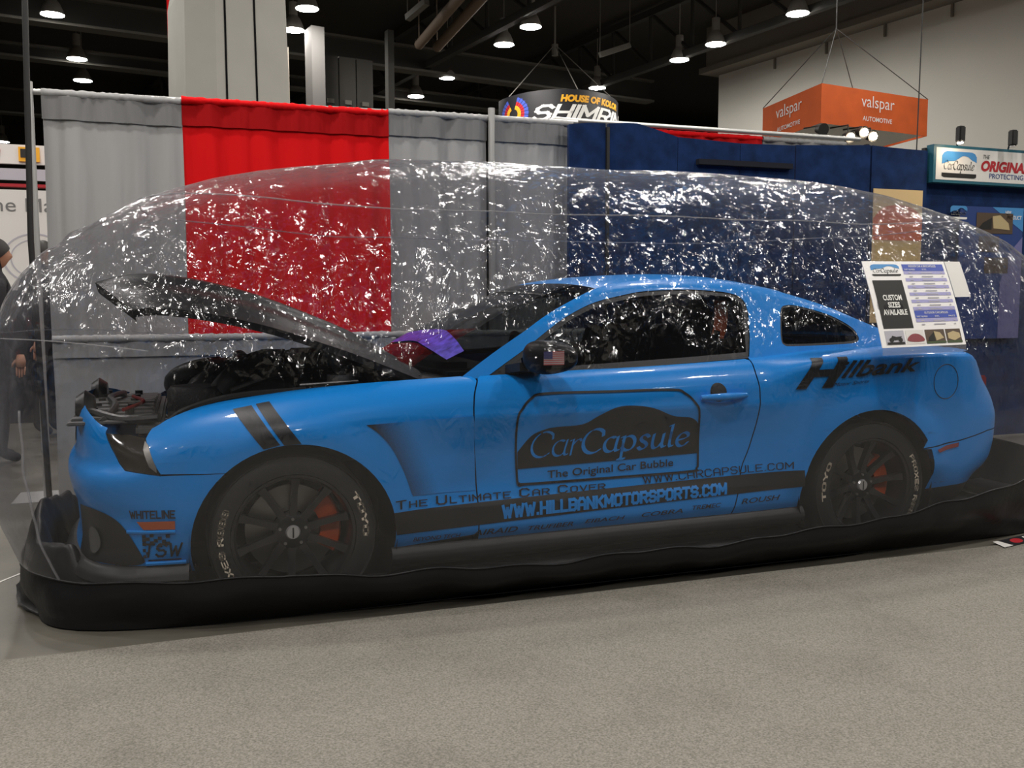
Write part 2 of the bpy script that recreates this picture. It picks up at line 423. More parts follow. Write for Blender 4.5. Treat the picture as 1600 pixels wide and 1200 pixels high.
G_ = {'A': [[(0, 0), (0, 4.6), (1.2, 6), (2.8, 6), (4, 4.6), (4, 0)], [(0, 2.4), (4, 2.4)]],
 'B': [[(0, 0), (0, 6), (3, 6), (4, 5.2), (4, 3.8), (3.2, 3), (0, 3)], [(3.2, 3), (4, 2.2), (4, .8), (3, 0), (0, 0)]],
 'C': [[(4, 1.2), (3, 0), (1, 0), (0, 1), (0, 5), (1, 6), (3, 6), (4, 4.8)]], 'D': [[(0, 0), (0, 6), (3, 6), (4, 5), (4, 1), (3, 0), (0, 0)]],
 'E': [[(4, 0), (0, 0), (0, 6), (4, 6)], [(0, 3), (3.2, 3)]], 'F': [[(0, 0), (0, 6), (4, 6)], [(0, 3), (3, 3)]],
 'H': [[(0, 0), (0, 6)], [(4, 0), (4, 6)], [(0, 3), (4, 3)]], 'I': [[(0, 0), (0, 6)]], 'K': [[(0, 0), (0, 6)], [(4, 6), (.4, 2.9)], [(1.4, 3.6), (4, 0)]],
 'L': [[(0, 6), (0, 0), (3.4, 0)]], 'M': [[(0, 0), (0, 6), (2.3, 2), (4.6, 6), (4.6, 0)]], 'N': [[(0, 0), (0, 6), (4, 0), (4, 6)]],
 'O': [[(1, 0), (3, 0), (4, 1), (4, 5), (3, 6), (1, 6), (0, 5), (0, 1), (1, 0)]], 'P': [[(0, 0), (0, 6), (3, 6), (4, 5), (4, 3.6), (3, 2.6), (0, 2.6)]],
 'R': [[(0, 0), (0, 6), (3, 6), (4, 5), (4, 3.8), (3, 2.8), (0, 2.8)], [(2, 2.8), (4, 0)]],
 'S': [[(0, .9), (1, 0), (3, 0), (4, 1), (4, 2.1), (3, 3), (1, 3), (0, 3.9), (0, 5), (1, 6), (3, 6), (4, 5.1)]], 'T': [[(0, 6), (4, 6)], [(2, 6), (2, 0)]],
 'U': [[(0, 6), (0, 1), (1, 0), (3, 0), (4, 1), (4, 6)]], 'V': [[(0, 6), (2, 0), (4, 6)]], 'W': [[(0, 6), (1.3, 0), (2.6, 4.6), (3.9, 0), (5.2, 6)]],
 'X': [[(0, 0), (4, 6)], [(0, 6), (4, 0)]], 'Y': [[(0, 6), (2, 3), (4, 6)], [(2, 3), (2, 0)]],
 '8': [[(1, 0), (3, 0), (4, 1), (4, 2.2), (3.2, 3), (.8, 3), (0, 2.2), (0, 1), (1, 0)], [(.8, 3), (.2, 3.8), (.2, 5.2), (1, 6), (3, 6), (3.8, 5.2), (3.8, 3.8), (3.2, 3)]],
 '.': [[(0, .1), (.5, .1)]], '/': [[(0, 0), (2.5, 6)]]}
def block_geo(s, wt=.9, gap=1.7, small=.76, shear=0.0):
    """square-shouldered capitals drawn with straight strokes; lower case gives small capitals"""
    V = []; F = []; x = 0
    for ch in s:
        if ch == ' ': x += 3.2; continue
        k = small if ch.islower() else 1.0; g = G_[ch.upper()]; w = max(p[0] for st in g for p in st)
        for st in g:
            for a, b in zip(st, st[1:]):
                dx, dy = b[0] - a[0], b[1] - a[1]; l = math.hypot(dx, dy); dx, dy = dx / l * wt / 2, dy / l * wt / 2
                e = 1.0 if len(st) > 2 or l > .6 else .6
                q = [(a[0] - dx * e - dy, a[1] - dy * e + dx), (a[0] - dx * e + dy, a[1] - dy * e - dx), (b[0] + dx * e + dy, b[1] + dy * e - dx), (b[0] + dx * e - dy, b[1] + dy * e + dx)]
                n = len(V); V += [(x + u * k + shear * t * k, t * k) for u, t in q]; F.append((n, n + 1, n + 2, n + 3))
        x += (w + gap) * k
    return norm_geo(V, F)
def _arc(cx, cy, rx, ry, a0, a1, n=14):
    return [(cx + rx * math.cos(math.radians(a0 + (a1 - a0) * i / n)), cy + ry * math.sin(math.radians(a0 + (a1 - a0) * i / n))) for i in range(n + 1)]
PEN = {'C': ([_arc(.45, .5, .42, .5, 48, 312), [(.73, .88), (.76, .70)]], .80),
 'a': ([_arc(.27, .31, .25, .31, 62, 330), [(.50, .62), (.47, .12), (.52, .02), (.60, .04)]], .60),
 'r': ([[(.0, .58), (.10, .62), (.10, .0)], cr([(.10, .38), (.22, .57), (.34, .62), (.40, .55)], 4)], .42),
 'p': ([[(.0, .58), (.09, .62), (.09, -.34)], [(-.02, -.34), (.22, -.34)], _arc(.29, .31, .26, .31, 150, -150)], .62),
 's': ([cr([(.40, .52), (.30, .61), (.18, .62), (.08, .50), (.14, .37), (.28, .28), (.36, .16), (.28, .03), (.14, .0), (.03, .10)], 4)], .46),
 'u': ([cr([(.06, .62), (.05, .30), (.08, .08), (.18, .0), (.32, .08), (.44, .26)], 4), [(.46, .62), (.44, .12), (.49, .02), (.57, .05)]], .60),
 'l': ([[(.0, .96), (.09, 1.0), (.08, .12), (.13, .02), (.21, .05)]], .26),
 'e': ([cr([(.06, .28), (.28, .32), (.48, .42), (.46, .55), (.32, .62), (.16, .54), (.05, .34), (.08, .12), (.22, .0), (.38, .04), (.50, .16)], 4)], .56)}
def pen_geo(parts, shear=.22):
    """italic broad-nib lettering: parts = [(string, nib width)]"""
    V = []; F = []; x = 0
    for s, nib in parts:
        nx, ny = nib * math.cos(math.radians(28)) / 2, nib * math.sin(math.radians(28)) / 2
        for ch in s:
            st, w = PEN[ch]
            for line in st:
                for a, b in zip(line, line[1:]):
                    # nib swept from a to b: hull of two tilted nib edges with a little thickness
                    for k in (-.018, .018):
                        q = [(a[0] - nx, a[1] - ny + k), (a[0] + nx, a[1] + ny + k), (b[0] + nx, b[1] + ny + k), (b[0] - nx, b[1] - ny + k)]
                        n = len(V); V += [(x + u + shear * t, t) for u, t in q]; F.append((n, n + 1, n + 2, n + 3))
                    for p in (a, b):
                        q = [(p[0] - nx, p[1] - ny - .022), (p[0] + nx, p[1] + ny - .022), (p[0] + nx, p[1] + ny + .022), (p[0] - nx, p[1] - ny + .022)]
                        n = len(V); V += [(x + u + shear * t, t) for u, t in q]; F.append((n, n + 1, n + 2, n + 3))
            x += w + nib * .55
    return norm_geo(V, F)
LOGO_GEO = pen_geo([('Car', .075), ('Capsule', .125)])
def put(mb, geo, quad, fn, cut=0):
    """lay unit-square lettering into the quad (bl, br, tr, tl) of surface fn"""
    bl, br, tr, tl = quad
    def q(u, v):
        return ((1 - u) * (1 - v) * bl[0] + u * (1 - v) * br[0] + u * v * tr[0] + (1 - u) * v * tl[0],
                (1 - u) * (1 - v) * bl[1] + u * (1 - v) * br[1] + u * v * tr[1] + (1 - u) * v * tl[1])
    W = max(abs(br[0] - bl[0]), 1e-3); nseg = int(W / cut) if cut else 0
    if nseg < 2: mb.add([fn(*q(u, v)) for u, v in geo[0]], geo[1]); return mb
    bm = bmesh.new(); bv = [bm.verts.new((a, b, 0)) for a, b in geo[0]]
    for f in geo[1]:
        try: bm.faces.new([bv[i] for i in f])
        except ValueError: pass
    for n, ax in ((nseg, 0), (14 if cut < .04 else 4, 1)):
        for i in range(1, n):
            co = [0, 0, 0]; no = [0, 0, 0]; co[ax] = i / n; no[ax] = 1
            bmesh.ops.bisect_plane(bm, geom=bm.verts[:] + bm.edges[:] + bm.faces[:], plane_co=co, plane_no=no, dist=1e-6)
    bm.verts.index_update()
    mb.add([fn(*q(p.co.x, p.co.y)) for p in bm.verts], [tuple(p.index for p in f.verts) for f in bm.faces]); bm.free(); return mb
def rect(x0, y0, x1, y1): return ((x0, y0), (x1, y0), (x1, y1), (x0, y1))
def flat(o, ex, ez):
    o, ex, ez = Vector(o), Vector(ex), Vector(ez)
    return lambda u, v: o + ex * u + ez * v
def quadp(mb, q, fn): mb.add([fn(*p) for p in q], [(0, 1, 2, 3)]); return mb
def rrect(x0, y0, x1, y1, r, n=5):
    out = []
    for cx, cy, a in ((x1 - r, y1 - r, 0), (x0 + r, y1 - r, 90), (x0 + r, y0 + r, 180), (x1 - r, y0 + r, 270)):
        out += [(cx + r * math.cos(math.radians(a + 90 * i / n)), cy + r * math.sin(math.radians(a + 90 * i / n))) for i in range(n + 1)]
    return out

# ---------------------------------------------------------------- car surface: plan outline, section insets
def lerp_keys(keys, x):
    if x <= keys[0][0]: return keys[0][1]
    if x >= keys[-1][0]: return keys[-1][1]
    for i in range(len(keys)-1):
        x0,a = keys[i]; x1,b = keys[i+1]
        if x <= x1:
            return a+(b-a)*(x-x0)/(x1-x0)
def smooth_keys(keys, x):
    """monotone cubic through the key points"""
    n=len(keys)
    if x <= keys[0][0]: return keys[0][1]
    if x >= keys[-1][0]: return keys[-1][1]
    i=0
    while x > keys[i+1][0]: i+=1
    def sl(j): return (keys[j+1][1]-keys[j][1])/(keys[j+1][0]-keys[j][0])
    def tan(j):
        if j==0: return sl(0)
        if j==n-1: return sl(n-2)
        a,b=sl(j-1),sl(j)
        if a*b<=0: return 0.0
        return 2*a*b/(a+b)
    x0,a=keys[i]; x1,b=keys[i+1]; h=x1-x0; t=(x-x0)/h
    m0,m1=tan(i)*h,tan(i+1)*h
    return (2*t**3-3*t*t+1)*a+(t**3-2*t*t+t)*m0+(-2*t**3+3*t*t)*b+(t**3-t*t)*m1
def sstep(a,b,x):
    t=min(1,max(0,(x-a)/(b-a))); return t*t*(3-2*t)
# plan outline of the car at its widest: (x, half width)
FRONT_ARC=[(-.45,.905),(-.585,.878),(-.69,.815),(-.755,.725),(-.80,.59),(-.835,.42),(-.858,.22),(-.868,0.0)]
REAR_ARC=[(3.35,.905),(3.50,.868),(3.60,.805),(3.67,.69),(3.712,.50),(3.738,.25),(3.745,0.0)]
SIDE=[(-.2,.925),(0,.935),(.3,.935),(.6,.926),(1.0,.924),(1.6,.924),(2.1,.928),(2.5,.940),(2.75,.945),(3.0,.940),(3.2,.925)]
def _plan():
    pts=[]; s=-.45; px=FRONT_ARC[0]; L=[(s,px)]
    for q in FRONT_ARC[1:]:
        s-=math.hypot(q[0]-px[0],q[1]-px[1]); L.append((s,q)); px=q
    pts+=L[::-1]
    pts+=[(a,(a,b)) for a,b in SIDE]
    s=3.35; px=REAR_ARC[0]; pts.append((s,px))
    for q in REAR_ARC[1:]:
        s+=math.hypot(q[0]-px[0],q[1]-px[1]); pts.append((s,q)); px=q
    return pts
PLAN=_plan(); S_NOSE=PLAN[0][0]; S_TAIL=PLAN[-1][0]
def plan(s):
    P=PLAN; n=len(P); i=0
    s=min(max(s,S_NOSE),S_TAIL)
    while i<n-2 and s>P[i+1][0]: i+=1
    s0,a=P[i]; s1,b=P[i+1]; h=s1-s0; t=(s-s0)/h
    def tg(j):
        if j==0: return (0.0,1.0)
        if j==n-1: return (0.0,-1.0)
        d=P[j+1][0]-P[j-1][0]
        return ((P[j+1][1][0]-P[j-1][1][0])/d,(P[j+1][1][1]-P[j-1][1][1])/d)
    m0,m1=tg(i),tg(i+1); r=[];tn=[]
    for k in (0,1):
        r.append((2*t**3-3*t*t+1)*a[k]+(t**3-2*t*t+t)*m0[k]*h+(-2*t**3+3*t*t)*b[k]+(t**3-t*t)*m1[k]*h)
        tn.append(((6*t*t-6*t)*a[k]+(3*t*t-4*t+1)*m0[k]*h+(-6*t*t+6*t)*b[k]+(3*t*t-2*t)*m1[k]*h)/h)
    l=math.hypot(*tn) or 1
    # heading runs nose -> side -> tail; outward normal (x, half width)
    return r[0],r[1],-tn[1]/l,tn[0]/l
ZT=[(-1.60,.835),(-1.2,.825),(-.95,.80),(-.75,.765),(-.62,.750),(-.55,.752),(-.45,.795),(-.36,.825),(-.25,.848),(-.1,.868),(.1,.888),(.3,.902),(.5,.912),(.73,.922),(1.2,.936),(1.6,.948),(2.1,.967),(2.5,.994),(3.0,1.008),(3.3,.996),(3.5,.968),(3.62,.955),(4.5,.955)]
def ztop(s): return smooth_keys(ZT,s)
UP=[(0,.20),(.004,.172),(.012,.142),(.025,.108),(.045,.075),(.07,.044),(.10,.019),(.13,.006),(.17,0)]
UPF=[(-1.6,.08),(-.75,.16),(-.5,.75),(-.3,.95),(.1,1.0),(.6,.75),(1.0,.62),(2.0,.66),(2.4,.95),(3.0,1.0),(3.4,.8),(3.7,.4)]
DOOR=[(.18,.11),(.22,.06),(.26,.026),(.31,.010),(.38,.012),(.43,.030),(.50,.040),(.60,.036),(.68,.022),(.74,.006),(.768,0),(.80,.004),(1.2,.004)]
FEND=[(.18,.09),(.25,.04),(.32,.015),(.42,.006),(.55,0),(1.2,0)]
QUAR=[(.18,.12),(.25,.06),(.32,.03),(.42,.012),(.55,.004),(.70,0),(1.2,0)]
NOSE=[(.18,.03),(.25,.02),(.32,.035),(.42,.03),(.50,.008),(.555,0),(.585,.004),(.605,.014),(.625,.028),(.65,.034),(.70,.036),(.76,.038),(.80,.042),(.85,.055)]
TAIL=[(.18,.20),(.27,.15),(.33,.10),(.38,.045),(.44,.018),(.55,.002),(.63,0),(.70,.014),(.82,.065),(.92,.115),(.96,.15)]
def inset(s,z):
    wd=sstep(.25,.75,s)*(1-sstep(1.95,2.5,s)); wf=1-sstep(.25,.75,s); wq=sstep(1.95,2.5,s)
    d=wd*smooth_keys(DOOR,z)+wf*smooth_keys(FEND,z)+wq*smooth_keys(QUAR,z)
    wn=1-sstep(-.68,-.46,s); wt=sstep(3.30,3.62,s)
    d=d*(1-wn)*(1-wt)+wn*smooth_keys(NOSE,z)+wt*smooth_keys(TAIL,z)
    qs=1+2.4*sstep(2.1,2.5,s)*(1-sstep(3.3,3.6,s))
    d+=smooth_keys(UP,max(0,ztop(s)-z)*qs)*smooth_keys(UPF,s)
    # flares around the two arches
    return d
def body(s,z,off=0.0):
    x,h,nx,nh=plan(s); d=inset(s,z)-off
    for hx,f in ((0,.018),(2.72,.022)):
        r=math.hypot(s-hx,z-.335)
        d-=f*(1-sstep(.39,.50,r))*(1 if r>.3 else 0)*sstep(.30,.45,z)
    return (x-nx*d, -(h-nh*d), z)
def green(x,z,off=0.0):
    """side of the cabin above the belt"""
    zb=smooth_keys(ZT,x)
    hb=smooth_keys([(.3,.78),(.7,.792),(1.0,.806),(2.0,.800),(2.4,.765),(2.8,.742),(3.2,.72)],x)
    k=smooth_keys([(.3,.40),(1.0,.50),(1.6,.56),(2.2,.60),(2.8,.72),(3.2,.9)],x)
    q=z-zb+.01
    roll=max(0,z-smooth_keys([(.5,2),(1.0,1.10),(1.3,1.22),(1.5,1.272),(1.8,1.292),(2.1,1.282),(2.4,1.24),(2.7,1.16),(3.0,1.09)],x))
    return (x, -(hb-k*q-2.2*roll*roll/.07*.5+off), z)

# ================================================================= THE HALL
EX = Vector((.983, .181, 0)); EY = Vector((-.181, .983, 0))      # long and cross axes of the hall
def hall(a, b, z=0.0): p = EX * a + EY * b; return Vector((p.x, p.y, z))
def hbox(mb, a0, a1, b0, b1, z0, z1):
    P = [hall(a, b, z) for z in (z0, z1) for a, b in ((a0, b0), (a1, b0), (a1, b1), (a0, b1))]
    mb.add(P, [(0, 3, 2, 1), (4, 5, 6, 7), (0, 1, 5, 4), (1, 2, 6, 5), (2, 3, 7, 6), (3, 0, 4, 7)]); return mb
m = MB(); hbox(m, -24, 30, -24, 44, FLOOR - .2, FLOOR); struct('floor', m, M['concrete'])
m = MB(); hbox(m, -24, 30, -24, 44, 9.2, 9.4); struct('ceiling', m, M['ceiling'])
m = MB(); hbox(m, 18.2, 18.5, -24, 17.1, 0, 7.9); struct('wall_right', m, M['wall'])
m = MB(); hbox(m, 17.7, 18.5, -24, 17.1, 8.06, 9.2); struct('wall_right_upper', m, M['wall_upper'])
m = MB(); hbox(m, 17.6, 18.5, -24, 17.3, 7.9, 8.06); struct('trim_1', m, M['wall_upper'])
m = MB()
for k in range(17): hbox(m, 18.14, 18.2, -14 + k * 1.8, -13.95 + k * 1.8, 7.6, 7.9)
struct('trim_2', m, M['wall_upper'])
m = MB(); hbox(m, 22.3, 30, 27.0, 27.3, 0, 7.7); struct('wall_back_right', m, M['wall'])
m = MB(); hbox(m, -24, 30, 43.7, 44, 0, 9.2); struct('wall_back', m, M['wall_dark'])
m = MB(); hbox(m, -24, -23.7, -24, 44, 0, 9.2); struct('wall_left', m, M['wall_dark'])
m = MB(); hbox(m, -24, 19, -24, -23.7, 0, 9.2); struct('wall_front', m, M['wall_dark'])

# girders across the hall and their bottom flanges
for i, (b, z0, z1) in enumerate(((19.6, 7.55, 8.1), (23.2, 7.55, 7.8), (31, 7.5, 8.2))):
    m = MB(); hbox(m, -24, 17.6, b - .06, b + .06, z0, z1); struct('trim_%d' % (i * 2 + 3), m, M['girder'])
    m = MB(); hbox(m, -24, 17.6, b - .22, b + .22, z0 - .06, z0); hbox(m, -24, 17.6, b - .22, b + .22, z1, z1 + .06); struct('trim_%d' % (i * 2 + 4), m, M['flange'])
# lattice girders running towards the back
def lattice(a, b0, b1, z0, z1, n, name):
    m = MB()
    for z in (z0, z1): hbox(m, a - .09, a + .09, b0, b1, z - .09, z + .09)
    for k in range(n):
        p, q = hall(a, b0 + (b1 - b0) * k / n, z0), hall(a, b0 + (b1 - b0) * (k + 1) / n, z1)
        m.cyl(p, q, .05, n=6)
        m.cyl(hall(a, b0 + (b1 - b0) * (k + 1) / n, z0), q, .05, n=6)
    struct(name, m, M['girder'])
lattice(15.0, 6, 30, 7.6, 9.0, 14, 'trim_20')
lattice(9.8, 8, 40, 7.7, 9.0, 16, 'trim_21')
lattice(4.6, 8, 40, 7.7, 9.0, 16, 'trim_22')
lattice(-.6, 10, 40, 7.7, 9.0, 16, 'trim_23')
lattice(-5.8, 10, 40, 7.7, 9.0, 16, 'trim_24')

# carpet in front of the bubble
m = MB(); m.box((-1, -9.06, FLOOR + .006), (24, 16, .012)); o = m.build('carpet', M['carpet']); tag(o, 'large grey speckled show carpet in the foreground', 'carpet')
# white tape on the bare concrete left of the bubble
m = MB(); a = Vector((-1.13, .06, 0)); b = Vector((-1.75, -1.02, 0)); d = (b - a).normalized(); n_ = Vector((-d.y, d.x, 0)) * .006
m.prism([a - d * 2 + n_ + Vector((0, 0, FLOOR + .0005)), a - d * 2 - n_ + Vector((0, 0, FLOOR + .0005)), b - n_ + Vector((0, 0, FLOOR + .0005)), b + n_ + Vector((0, 0, FLOOR + .0005))], (0, 0, .0012))
tag(m.build('floor_tape', M['white']), 'thin white line of tape on bare concrete left of bubble', 'tape')

# concrete column behind the drapes (tapers upward, panel joints)
m = MB(); ca, cb = 2.05, 9.3
lo = [(-.78, -.60), (-.38, -.80), (.69, -.80), (.69, .8), (-.78, .8)]
def colring(k, z): return [hall(ca + x * k, cb + y * k, z) for x, y in lo]
P = colring(1.0, FLOOR) + colring(.885, 5.4) + colring(.80, 5.75) + colring(.80, 9.2)
F = []
for r in range(3):
    for i in range(5): j = (i + 1) % 5; F.append((r * 5 + i, r * 5 + j, r * 5 + 5 + j, r * 5 + 5 + i))
m.add(P, F); o = struct('column', m, M['column'])
m = MB()
for t in (-.24, .20):
    m.cyl(hall(ca + t * 1.0, cb - .802, FLOOR), hall(ca + t * .885, cb - .802 * .885, 5.4), .014, n=6)
struct('column_joint', m, M['shadow_gap'])

# far back: folding doors
def folding_door(name, a0, a1, b, mt, label, bumps):
    root = thing(name, label, 'folding door', tuple(hall((a0 + a1) / 2, b, FLOOR)))
    m = MB(); n = max(2, int((a1 - a0) / .35))
    for k in range(n):
        s0 = a0 + (a1 - a0) * k / n; s1 = a0 + (a1 - a0) * (k + 1) / n
        hbox(m, s0 + .015, s1 - .015, b - .06, b + .06, FLOOR, 7.0)
    m.build('panel', mt, root)
    m = MB()
    for z in bumps:
        for k in range(n): c = a0 + (a1 - a0) * (k + .5) / n; hbox(m, c - .08, c + .08, b - .10, b - .06, z, z + .10)
    m.build('latch_plate', M['flange'], root)
    return root
M['door_lit'] = mat('lit_panel', (.34, .30, .24), .4, var=.2, vscale=2)  # pale warm colour stands in for the light on this door
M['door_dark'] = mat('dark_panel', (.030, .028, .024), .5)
folding_door('folding_door', 3.5, 5.2, 17.0, M['door_lit'], 'folding door panel, lit pale, just right of the big grey column', (5.2, 5.9))
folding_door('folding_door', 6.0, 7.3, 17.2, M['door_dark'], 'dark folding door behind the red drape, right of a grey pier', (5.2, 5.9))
m = MB(); hbox(m, 5.55, 5.85, 16.4, 16.9, FLOOR, 7.4); struct('trim_30', m, M['pier'])
m = MB(); hbox(m, 7.30, 7.45, 16.2, 16.4, FLOOR, 7.5); struct('trim_31', m, M['girder'])
# ducts under the roof
def duct(p, q, r, label):
    m = MB(); m.cyl(p, q, r, n=14); m.cyl(p, (p[0], p[1], 9.2), .015, n=5); m.cyl(q, (q[0], q[1], 9.2), .015, n=5); o = m.build('ceiling_duct', M['duct'], smooth=30); tag(o, label, 'duct', 'ducts under the roof')
duct((4.92, 17.0, 7.15), (4.90, 12.0, 7.2), .11, 'left one of two slanting brown ducts under the roof')
duct((5.35, 17.0, 7.13), (5.30, 12.2, 7.18), .11, 'right one of two slanting brown ducts under the roof')
def strip_light(p, q, label):
    m = MB(); m.tube([p, q], .09, n=4); m.cyl(p, (p[0], p[1], 9.195), .012, n=5); m.cyl(q, (q[0], q[1], 9.195), .012, n=5); o = m.build('strip_fixture', M['flange']); tag(o, label, 'light fixture', 'unlit strip fixtures under the roof')
strip_light((9.5, 17.0, 7.3), (10.31, 17.0, 7.6), 'unlit strip fixture near the roof above the black banner')
strip_light((4.19, 15.0, 7.12), (4.45, 14.4, 7.3), 'unlit strip fixture high up right of the grey column')
strip_light((5.4, 26.0, 7.9), (9.3, 26.4, 7.9), 'long unlit strip fixture far back above the grey drape')

# high bay lamps
def make_lamp(label, lens='lens'):
    r = thing('high_bay_lamp', label, 'lamp', (0, 0, 0), 'high bay lamps under the hall roof')
    m = MB(); m.cyl((0, 0, .30), (0, 0, .62), .10, n=14); m.cyl((0, 0, .62), (0, 0, 1.70), .012, n=6); m.build('housing', M['lamp_housing'], r, smooth=30)
    m = MB(); m.lathe([(.10, .32), (.16, .24), (.22, .10), (.245, .0), (.235, .0), (.21, .10), (.15, .22), (.02, .27)], (0, 0, 0), 'Z', 28); m.build('reflector', M['lamp_housing'], r, smooth=40)
    m = MB(); m.lathe([(.001, -.03), (.243, -.004)], (0, 0, 0), 'Z', 20); m.build('lens', M[lens], r, smooth=True)
    return r
lamp0 = None
def place_lamp(p, label):
    global lamp0
    if lamp0 is None: lamp0 = make_lamp(label); lamp0.location = p; return
    r = lamp0.copy(); COL.objects.link(r); r.location = p; r['label'] = label
    for ch in lamp0.children:
        c = ch.copy(); COL.objects.link(c); c.parent = r
for x, y, label in ((-2.9, 18.5, 'lit lamp in the top left corner, highest of that row'), (-2.8, 22.4, 'lit lamp left of the column, second of its row from above'), (-2.9, 24.9, 'lit lamp left of the column, lowest of its row of three'),
    (-6.9, 36.9, 'tiny far lit lamp at the left edge just above the white fascia'), (2.3, 16.3, 'lit lamp just right of the column, upper of two'), (2.2, 18.0, 'lit lamp just right of the column, lower of two'),
    (7.2, 17.6, 'lit lamp above the grey drape, left of and below its neighbour'), (7.3, 16.0, 'lit lamp high above the black arched banner, upper right of its pair'), (6.8, 21.3, 'lit lamp above the right end of the red drape'),
    (6.5, 23.9, 'small dimmer lit lamp just above the red and grey drape join'), (12.5, 13.2, 'lit lamp at the top right above the orange sign'), (12.1, 15.9, 'lit lamp near the corner of the white wall, right of its pair'),
    (12.0, 17.5, 'lit lamp left of the white wall corner, lower of its pair'), (11.3, 21.1, 'lit lamp right over the yellow lettering of the black banner')):
    place_lamp((x, y, 7.5), label)
for a_, b_ in ((22.5, 19.0), (26.5, 21.0)):  # two unseen lamps added to brighten the end wall
    p = hall(a_, b_); place_lamp((p.x, p.y, 7.5), 'added unseen hall lamp behind the white wall corner, lights the end wall')
lamp0 = None
_far_make = make_lamp
make_lamp = lambda label: _far_make(label, 'lens_near')
for i in range(-1, 3):
    for j in range(-2, 3):
        p = hall(-1.2 + i * 6.2, .7 + j * 5.1)
        if p.y > 11.5: continue
        place_lamp((p.x, p.y, 7.5), 'lit hall lamp overhead, outside the photo')

# ================================================================= THE CAR
CAR = thing('sports_car', 'bright blue sports coupe with raised black bonnet inside the clear bubble', 'car', (1.4, 0, FLOOR))
def sub(mb, name, m, parent=CAR, smooth=True, weld=False, label=None): return mb.build(name, m, parent, smooth, weld, label)
def far(f): return lambda u, v, *a: (lambda p: (p[0], -p[1], p[2]))(f(u, v, *a))
def arch(cx, cz, r, a0, a1, n=26): return [(cx + r * math.cos(math.radians(a0 + (a1 - a0) * i / n)), cz + r * math.sin(math.radians(a0 + (a1 - a0) * i / n))) for i in range(n + 1)]
FA = (.008, .305, .39); RA = (2.705, .332, .385)
def topline(s0, s1, n=24, d=0.0): return [(s0 + (s1 - s0) * i / n, ztop(s0 + (s1 - s0) * i / n) - d) for i in range(n + 1)]
G = .003
HL = [(-.736, .746), (-.625, .738), (-.546, .727), (-.530, .700), (-.500, .640), (-.478, .599), (-.540, .608), (-.612, .618), (-.640, .640)]
DF = cr([(.744, .243), (.744, .424), (.737, .579), (.723, .743), (.734, .845), (.765, .905)], 4)         # door front edge, upward
DR = cr([(1.95, .243), (1.965, .30), (2.010, .464), (2.048, .560), (2.076, .679), (2.082, .813), (2.078, .898), (2.092, .958)], 4)
SEAM = [(2.995, .513), (3.15, .525), (3.264, .535), (3.38, .552), (3.486, .570)]
fender = [(.40, .245)] + [(u - G, w) for u, w in DF if w > .245] + [(.765 - G, .912)] + topline(.75, -.535, 40) + [(-.543, .725), (-.527, .70), (-.497, .64), (-.475, .603), (-.40, .601)] + arch(*FA, 131, -9)
bumper = [(S_NOSE, .235), (-1.0, .228), (-.60, .222), (-.39, .215)] + arch(*FA, 193, 131.5, 10) + [(-.40, .596), (-.478, .596)] + [(-.540, .606), (-.612, .615), (-.643, .638), (-.740, .746)] + topline(-.745, S_NOSE, 14)
door = [(.747, .243)] + [(u + G, w) for u, w in DF] + [(.772, .914)] + topline(.79, 2.075, 30, .002) + [(u - G, w) for u, w in DR[::-1]]
quarter = [(1.955, .243)] + [(u + G, w) for u, w in DR] + topline(2.10, 3.62, 40) + [(3.62, .573), (3.486, .573)] + [(u, w + .003) for u, w in SEAM[::-1]] + arch(*RA, 29, 192)[1:]
rbump = [(3.07, .30)] + arch(*RA, 5, 27.5, 8)[1:] + [(u, w - .003) for u, w in SEAM] + [(3.62, .568), (S_TAIL, .568), (S_TAIL, .32), (3.7, .31), (3.3, .305)]
DOORS = []
